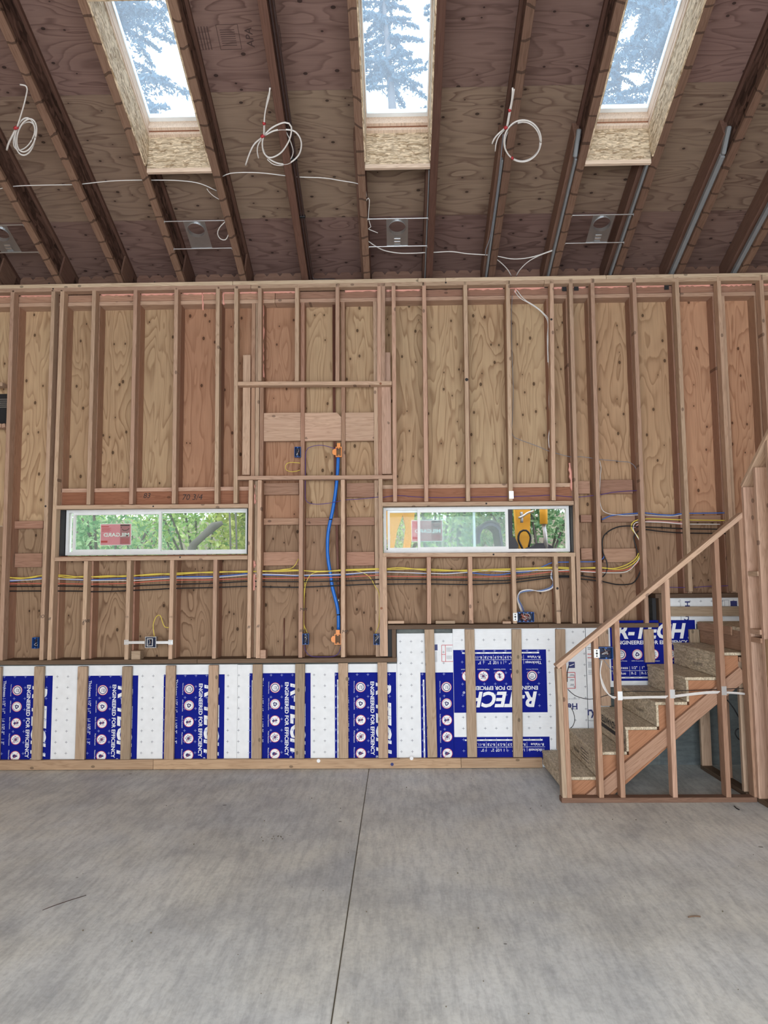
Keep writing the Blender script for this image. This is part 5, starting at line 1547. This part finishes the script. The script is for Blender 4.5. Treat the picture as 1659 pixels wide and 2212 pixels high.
p = at(195, 1190, 2.6); fern('bright fern low in the closed window pane', p.x, 2.6, 4, 12, 1.9)
p = at(470, 1180, 3.0); fern('small fern in the right pane of the closed window', p.x, 3.0, 5, 11, 1.7)
p = at(995, 1180, 3.4); fern('pale fern behind the sliding sash', p.x, 3.4, 6, 12, 2.0)
p = at(300, 1190, 3.3); fern('fern behind the pink sticker', p.x, 3.3, 8, 12, 1.9)
A = at(418, 1177, 3.2); B = at(462, 1137, 3.4)
o = thing('dead_stump', 'broken grey tree stump leaning in the right pane of the closed window', 'stump', A)
bm = bmesh.new(); P = [Vector((A.x - .5, A.y, gz(3.2) - .1)), A, A.lerp(B, .5), B, B + Vector((.12, 0, .05))]
add_tube(bm, P, lambda i: (.06, .055, .05, .065, .03)[i], 9); link('trunk', bm_mesh('trunk', bm, [M_BARK]), o)
for px, lab in ((511, 'thin dark tree trunk at the right edge of the closed window'), (498, 'slender leaning sapling beside the thin dark trunk')):
    A = at(px, 1190, 3.6); B = at(px - 3, 1090, 3.8)
    o = tube('sapling', [Vector((A.x, 3.6, gz(3.6) - .1)), A, B, B + Vector((-.1, .1, 1.2))], .014, M_BARK, None, 7, .2); tag(o, lab, 'tree')

# excavator
EY = 3.0
ex = thing('excavator', 'yellow excavator with a raised dark bucket outside the half open window', 'excavator', (at(1000, 1150, EY).x, EY, gz(EY)))


def plate_part(name, pxs, Y, t, mat, bev=.01):
    c = at(*pxs[0], Y); bm = bmesh.new()
    add_prism(bm, [at(x, y, Y) - c for x, y in pxs], (0, t, 0))
    bmesh.ops.recalc_face_normals(bm, faces=bm.faces)
    return link(name, bm_mesh(name, bm, [mat]), ex, Matrix.Translation(c))


plate_part('stick', [(1110.5, 1060), (1147, 1060), (1144, 1192), (1122, 1192), (1117, 1150)], EY, .18, M_YELM)
tube('hydraulic_cylinder', [at(1173.5, 1060, EY - .1), at(1174.5, 1132, EY - .1)], .052, M_YELM, ex, 14)
tube('piston_rod', [at(1174.5, 1131, EY - .1), at(1181, 1190, EY - .1)], .026, M_CHROME, ex, 12)
tube('hose', [at(x, y, EY - .06) for x, y in ((1142, 1182), (1146, 1160), (1137, 1146), (1124, 1149), (1120, 1165), (1130, 1188))], .014, M_BLKC, ex, 8)
tube('hose', [at(x, y, EY - .06) for x, y in ((1120, 1119), (1130, 1115), (1140, 1108), (1153, 1104))], .016, M_METAL, ex, 8)
tube('grease_fitting', [at(x, y, EY - .05) for x, y in ((1126, 1106), (1127, 1117), (1127, 1129))], .02, M_CHROME, ex, 8)
plate_part('coupler', [(1125, 1192), (1140, 1182), (1165, 1177), (1190, 1182), (1200, 1192)], EY - .12, .3, M_DKM)
plate_part('coupler', [(1150, 1182), (1158, 1173), (1178, 1173), (1196, 1181), (1196, 1190)], EY + .1, .2, M_DKM)
plate_part('cab_post', [(1098, 1060), (1107, 1060), (1107, 1172), (1098, 1172)], EY - .1, .1, M_DKM)
plate_part('pin_housing', [(1099, 1160), (1112, 1160), (1120, 1178), (1117, 1192), (1099, 1192)], EY - .14, .2, M_DKM)
plate_part('boom', [(830, 1075), (876, 1075), (870, 1112), (858, 1145), (850, 1192), (838, 1192)], EY, .22, M_YELM)
plate_part('boom', [(868, 1105), (884, 1075), (900, 1075), (886, 1192), (869, 1192), (876, 1140)], EY + .05, .22, M_YELM)
bk = []
for i in range(9):
    a = math.radians(200 - i * 20); bk.append((1060 + 28 * math.cos(a), 1163 - 34 * math.sin(a)))
bm = bmesh.new(); c = at(1060, 1163, EY + .1)
outer = [at(x, y, EY + .1) - c for x, y in bk] + [at(1090, 1195, EY + .1) - c, at(1098, 1230, EY + .1) - c]
inner = [p * .82 for p in outer][::-1]
add_prism(bm, outer + inner, (0, .7, 0)); bmesh.ops.recalc_face_normals(bm, faces=bm.faces)
link('bucket', bm_mesh('bucket', bm, [plain('grey_steel', (.09, .10, .16), .5)]), ex, Matrix.Translation(c))
for k in range(3):
    y = EY + .12 + k * .3; bm = bmesh.new()
    add_tube(bm, smooth_path([at(x * .97 + 1060 * .03, yy - 1, EY + .1) - c + Vector((0, .02 + k * .32, .01)) for x, yy in bk], .05), .018, 6)
    link('bucket_rib', bm_mesh('bucket_rib', bm, [M_DKM]), ex, Matrix.Translation(c))
x0, x1 = at(830, 1200, EY).x, at(1200, 1200, EY).x; zz = at(1000, 1192, EY).z
slab('chassis', ex, (x0 - .2, EY - .2, gz(EY) + .45), (x1, EY + .9, zz - .35), M_DKM, .03, along=0)
slab('body', ex, (x0, EY - .1, zz - .37), (x0 + .9, EY + .8, zz + .0), M_YELM, .03, along=0)
slab('arm_base', ex, (x1 - .75, EY - .05, zz - .5), (x1 - .1, EY + .4, zz - .0), M_DKM, .03, along=0)
for yy in (EY - .3, EY + .75):
    bm = bmesh.new(); pts = []
    for i in range(20):
        a = 2 * math.pi * i / 20; pts.append((.9 * (1 if math.cos(a) > 0 else -1) + .3 * math.cos(a), 0, .32 + .3 * math.sin(a)))
    add_prism(bm, pts, (0, .3, 0)); bmesh.ops.recalc_face_normals(bm, faces=bm.faces)
    link('track', bm_mesh('track', bm, [M_DKM]), ex, Matrix.Translation(((x0 + x1) / 2, yy, gz(EY) - .02)))


# conifers above the roof
def spray(rnd, L):
    """one drooping fir branch: needles along side twigs, unit direction +x"""
    V = []
    n = int(L * 34)
    for i in range(n):
        t = (i + rnd.uniform()) / n; x = L * t; z = -.22 * L * t * t
        w = (.34 * (1 - t) + .06) * L * .75
        for sg in (-1, 1):
            l = w * rnd.uniform(.5, 1.0); m_ = max(3, int(l * 16)); dr = rnd.uniform(.2, .9)
            for j in range(m_):
                q = (j + rnd.uniform()) / m_
                V.append((x + l * q * .5, sg * l * q * .75, z - dr * l * q * q - rnd.uniform(0, .05)))
    return np.array(V)


def conifer(label, bx, by, height, reach, seed, zlow=4.0, nb=70, lean=(0, 0), trunk=.22, dense=1.0):
    r = np.random.default_rng(seed); z0 = gz(by) - .2
    o = thing('conifer', label, 'tree', (bx, by, z0), 'tall conifers above the roof')
    bm = bmesh.new()
    P = [Vector((lean[0] * (k / 12) ** 1.3, lean[1] * k / 12, height * k / 12)) for k in range(13)]
    add_tube(bm, P, lambda i: trunk * (1 - .92 * i / 12), 10)
    link('trunk', bm_mesh('trunk', bm, [M_BARK]), o, Matrix.Translation((bx, by, z0)))
    pts = []; bmb = bmesh.new()
    for k in range(nb):
        t = r.uniform(zlow / height, .99); L = reach * (1 - t) ** .55 * r.uniform(.55, 1.1) + .2; a = r.uniform(0, 2 * math.pi)
        c = np.array([lean[0] * t ** 1.3, lean[1] * t, height * t]); s = spray(r, L)
        s = s[r.uniform(size=len(s)) < dense]
        ca, sa = math.cos(a), math.sin(a)
        pts.append(np.stack([s[:, 0] * ca - s[:, 1] * sa, s[:, 0] * sa + s[:, 1] * ca, s[:, 2]], 1) + c)
        e = Vector((L * ca, L * sa, -.22 * L)); cc = Vector(c)
        add_tube(bmb, [cc, cc + Vector((e.x * .5, e.y * .5, -.055 * L)), cc + e], lambda i: (.03, .02, .006)[i], 5)
    link('branches', bm_mesh('branches', bmb, [M_BARK]), o, Matrix.Translation((bx, by, z0)))
    Pn = np.concatenate(pts); it = iter(range(len(Pn)))
    V, F = leaf_cloud(len(Pn), r, .06, lambda: Pn[next(it)])
    f = link('needles', np_mesh('needles', V, F, M_NEEDLE), o, Matrix.Translation((bx, by, z0))); f['kind'] = 'stuff'


q = at(225, 120, 8.0); conifer('tall fir with drooping boughs in the left half of the left skylight', q.x - .1, 8.0, 20, 3.0, 1, 6, 150)
q = at(858, 200, 9.0); conifer('leaning bare-stemmed pine in the middle skylight', q.x + .40, 9.0, q.z + .9, 2.0, 2, 10.6, 60, (-.75, 0), .30, .9)
q = at(935, 60, 10.0); conifer('slim conifer at the right edge of the middle skylight', q.x + .6, 10.0, 17, 1.4, 3, 9, 60)
q = at(1420, 100, 8.5); conifer('broad fir filling the right side of the right skylight', q.x + .1, 8.5, 19, 2.9, 4, 7, 130)
q = at(1340, 230, 9.5); conifer('lower fir crown at the foot of the right skylight', q.x, 9.5, q.z + 1.4 - gz(9.5), 2.0, 5, 7, 60)
q = at(790, 30, 9.5); conifer('fir tip peeking in at the left edge of the middle skylight', q.x - .7, 9.5, 18, 1.7, 6, 9, 60)
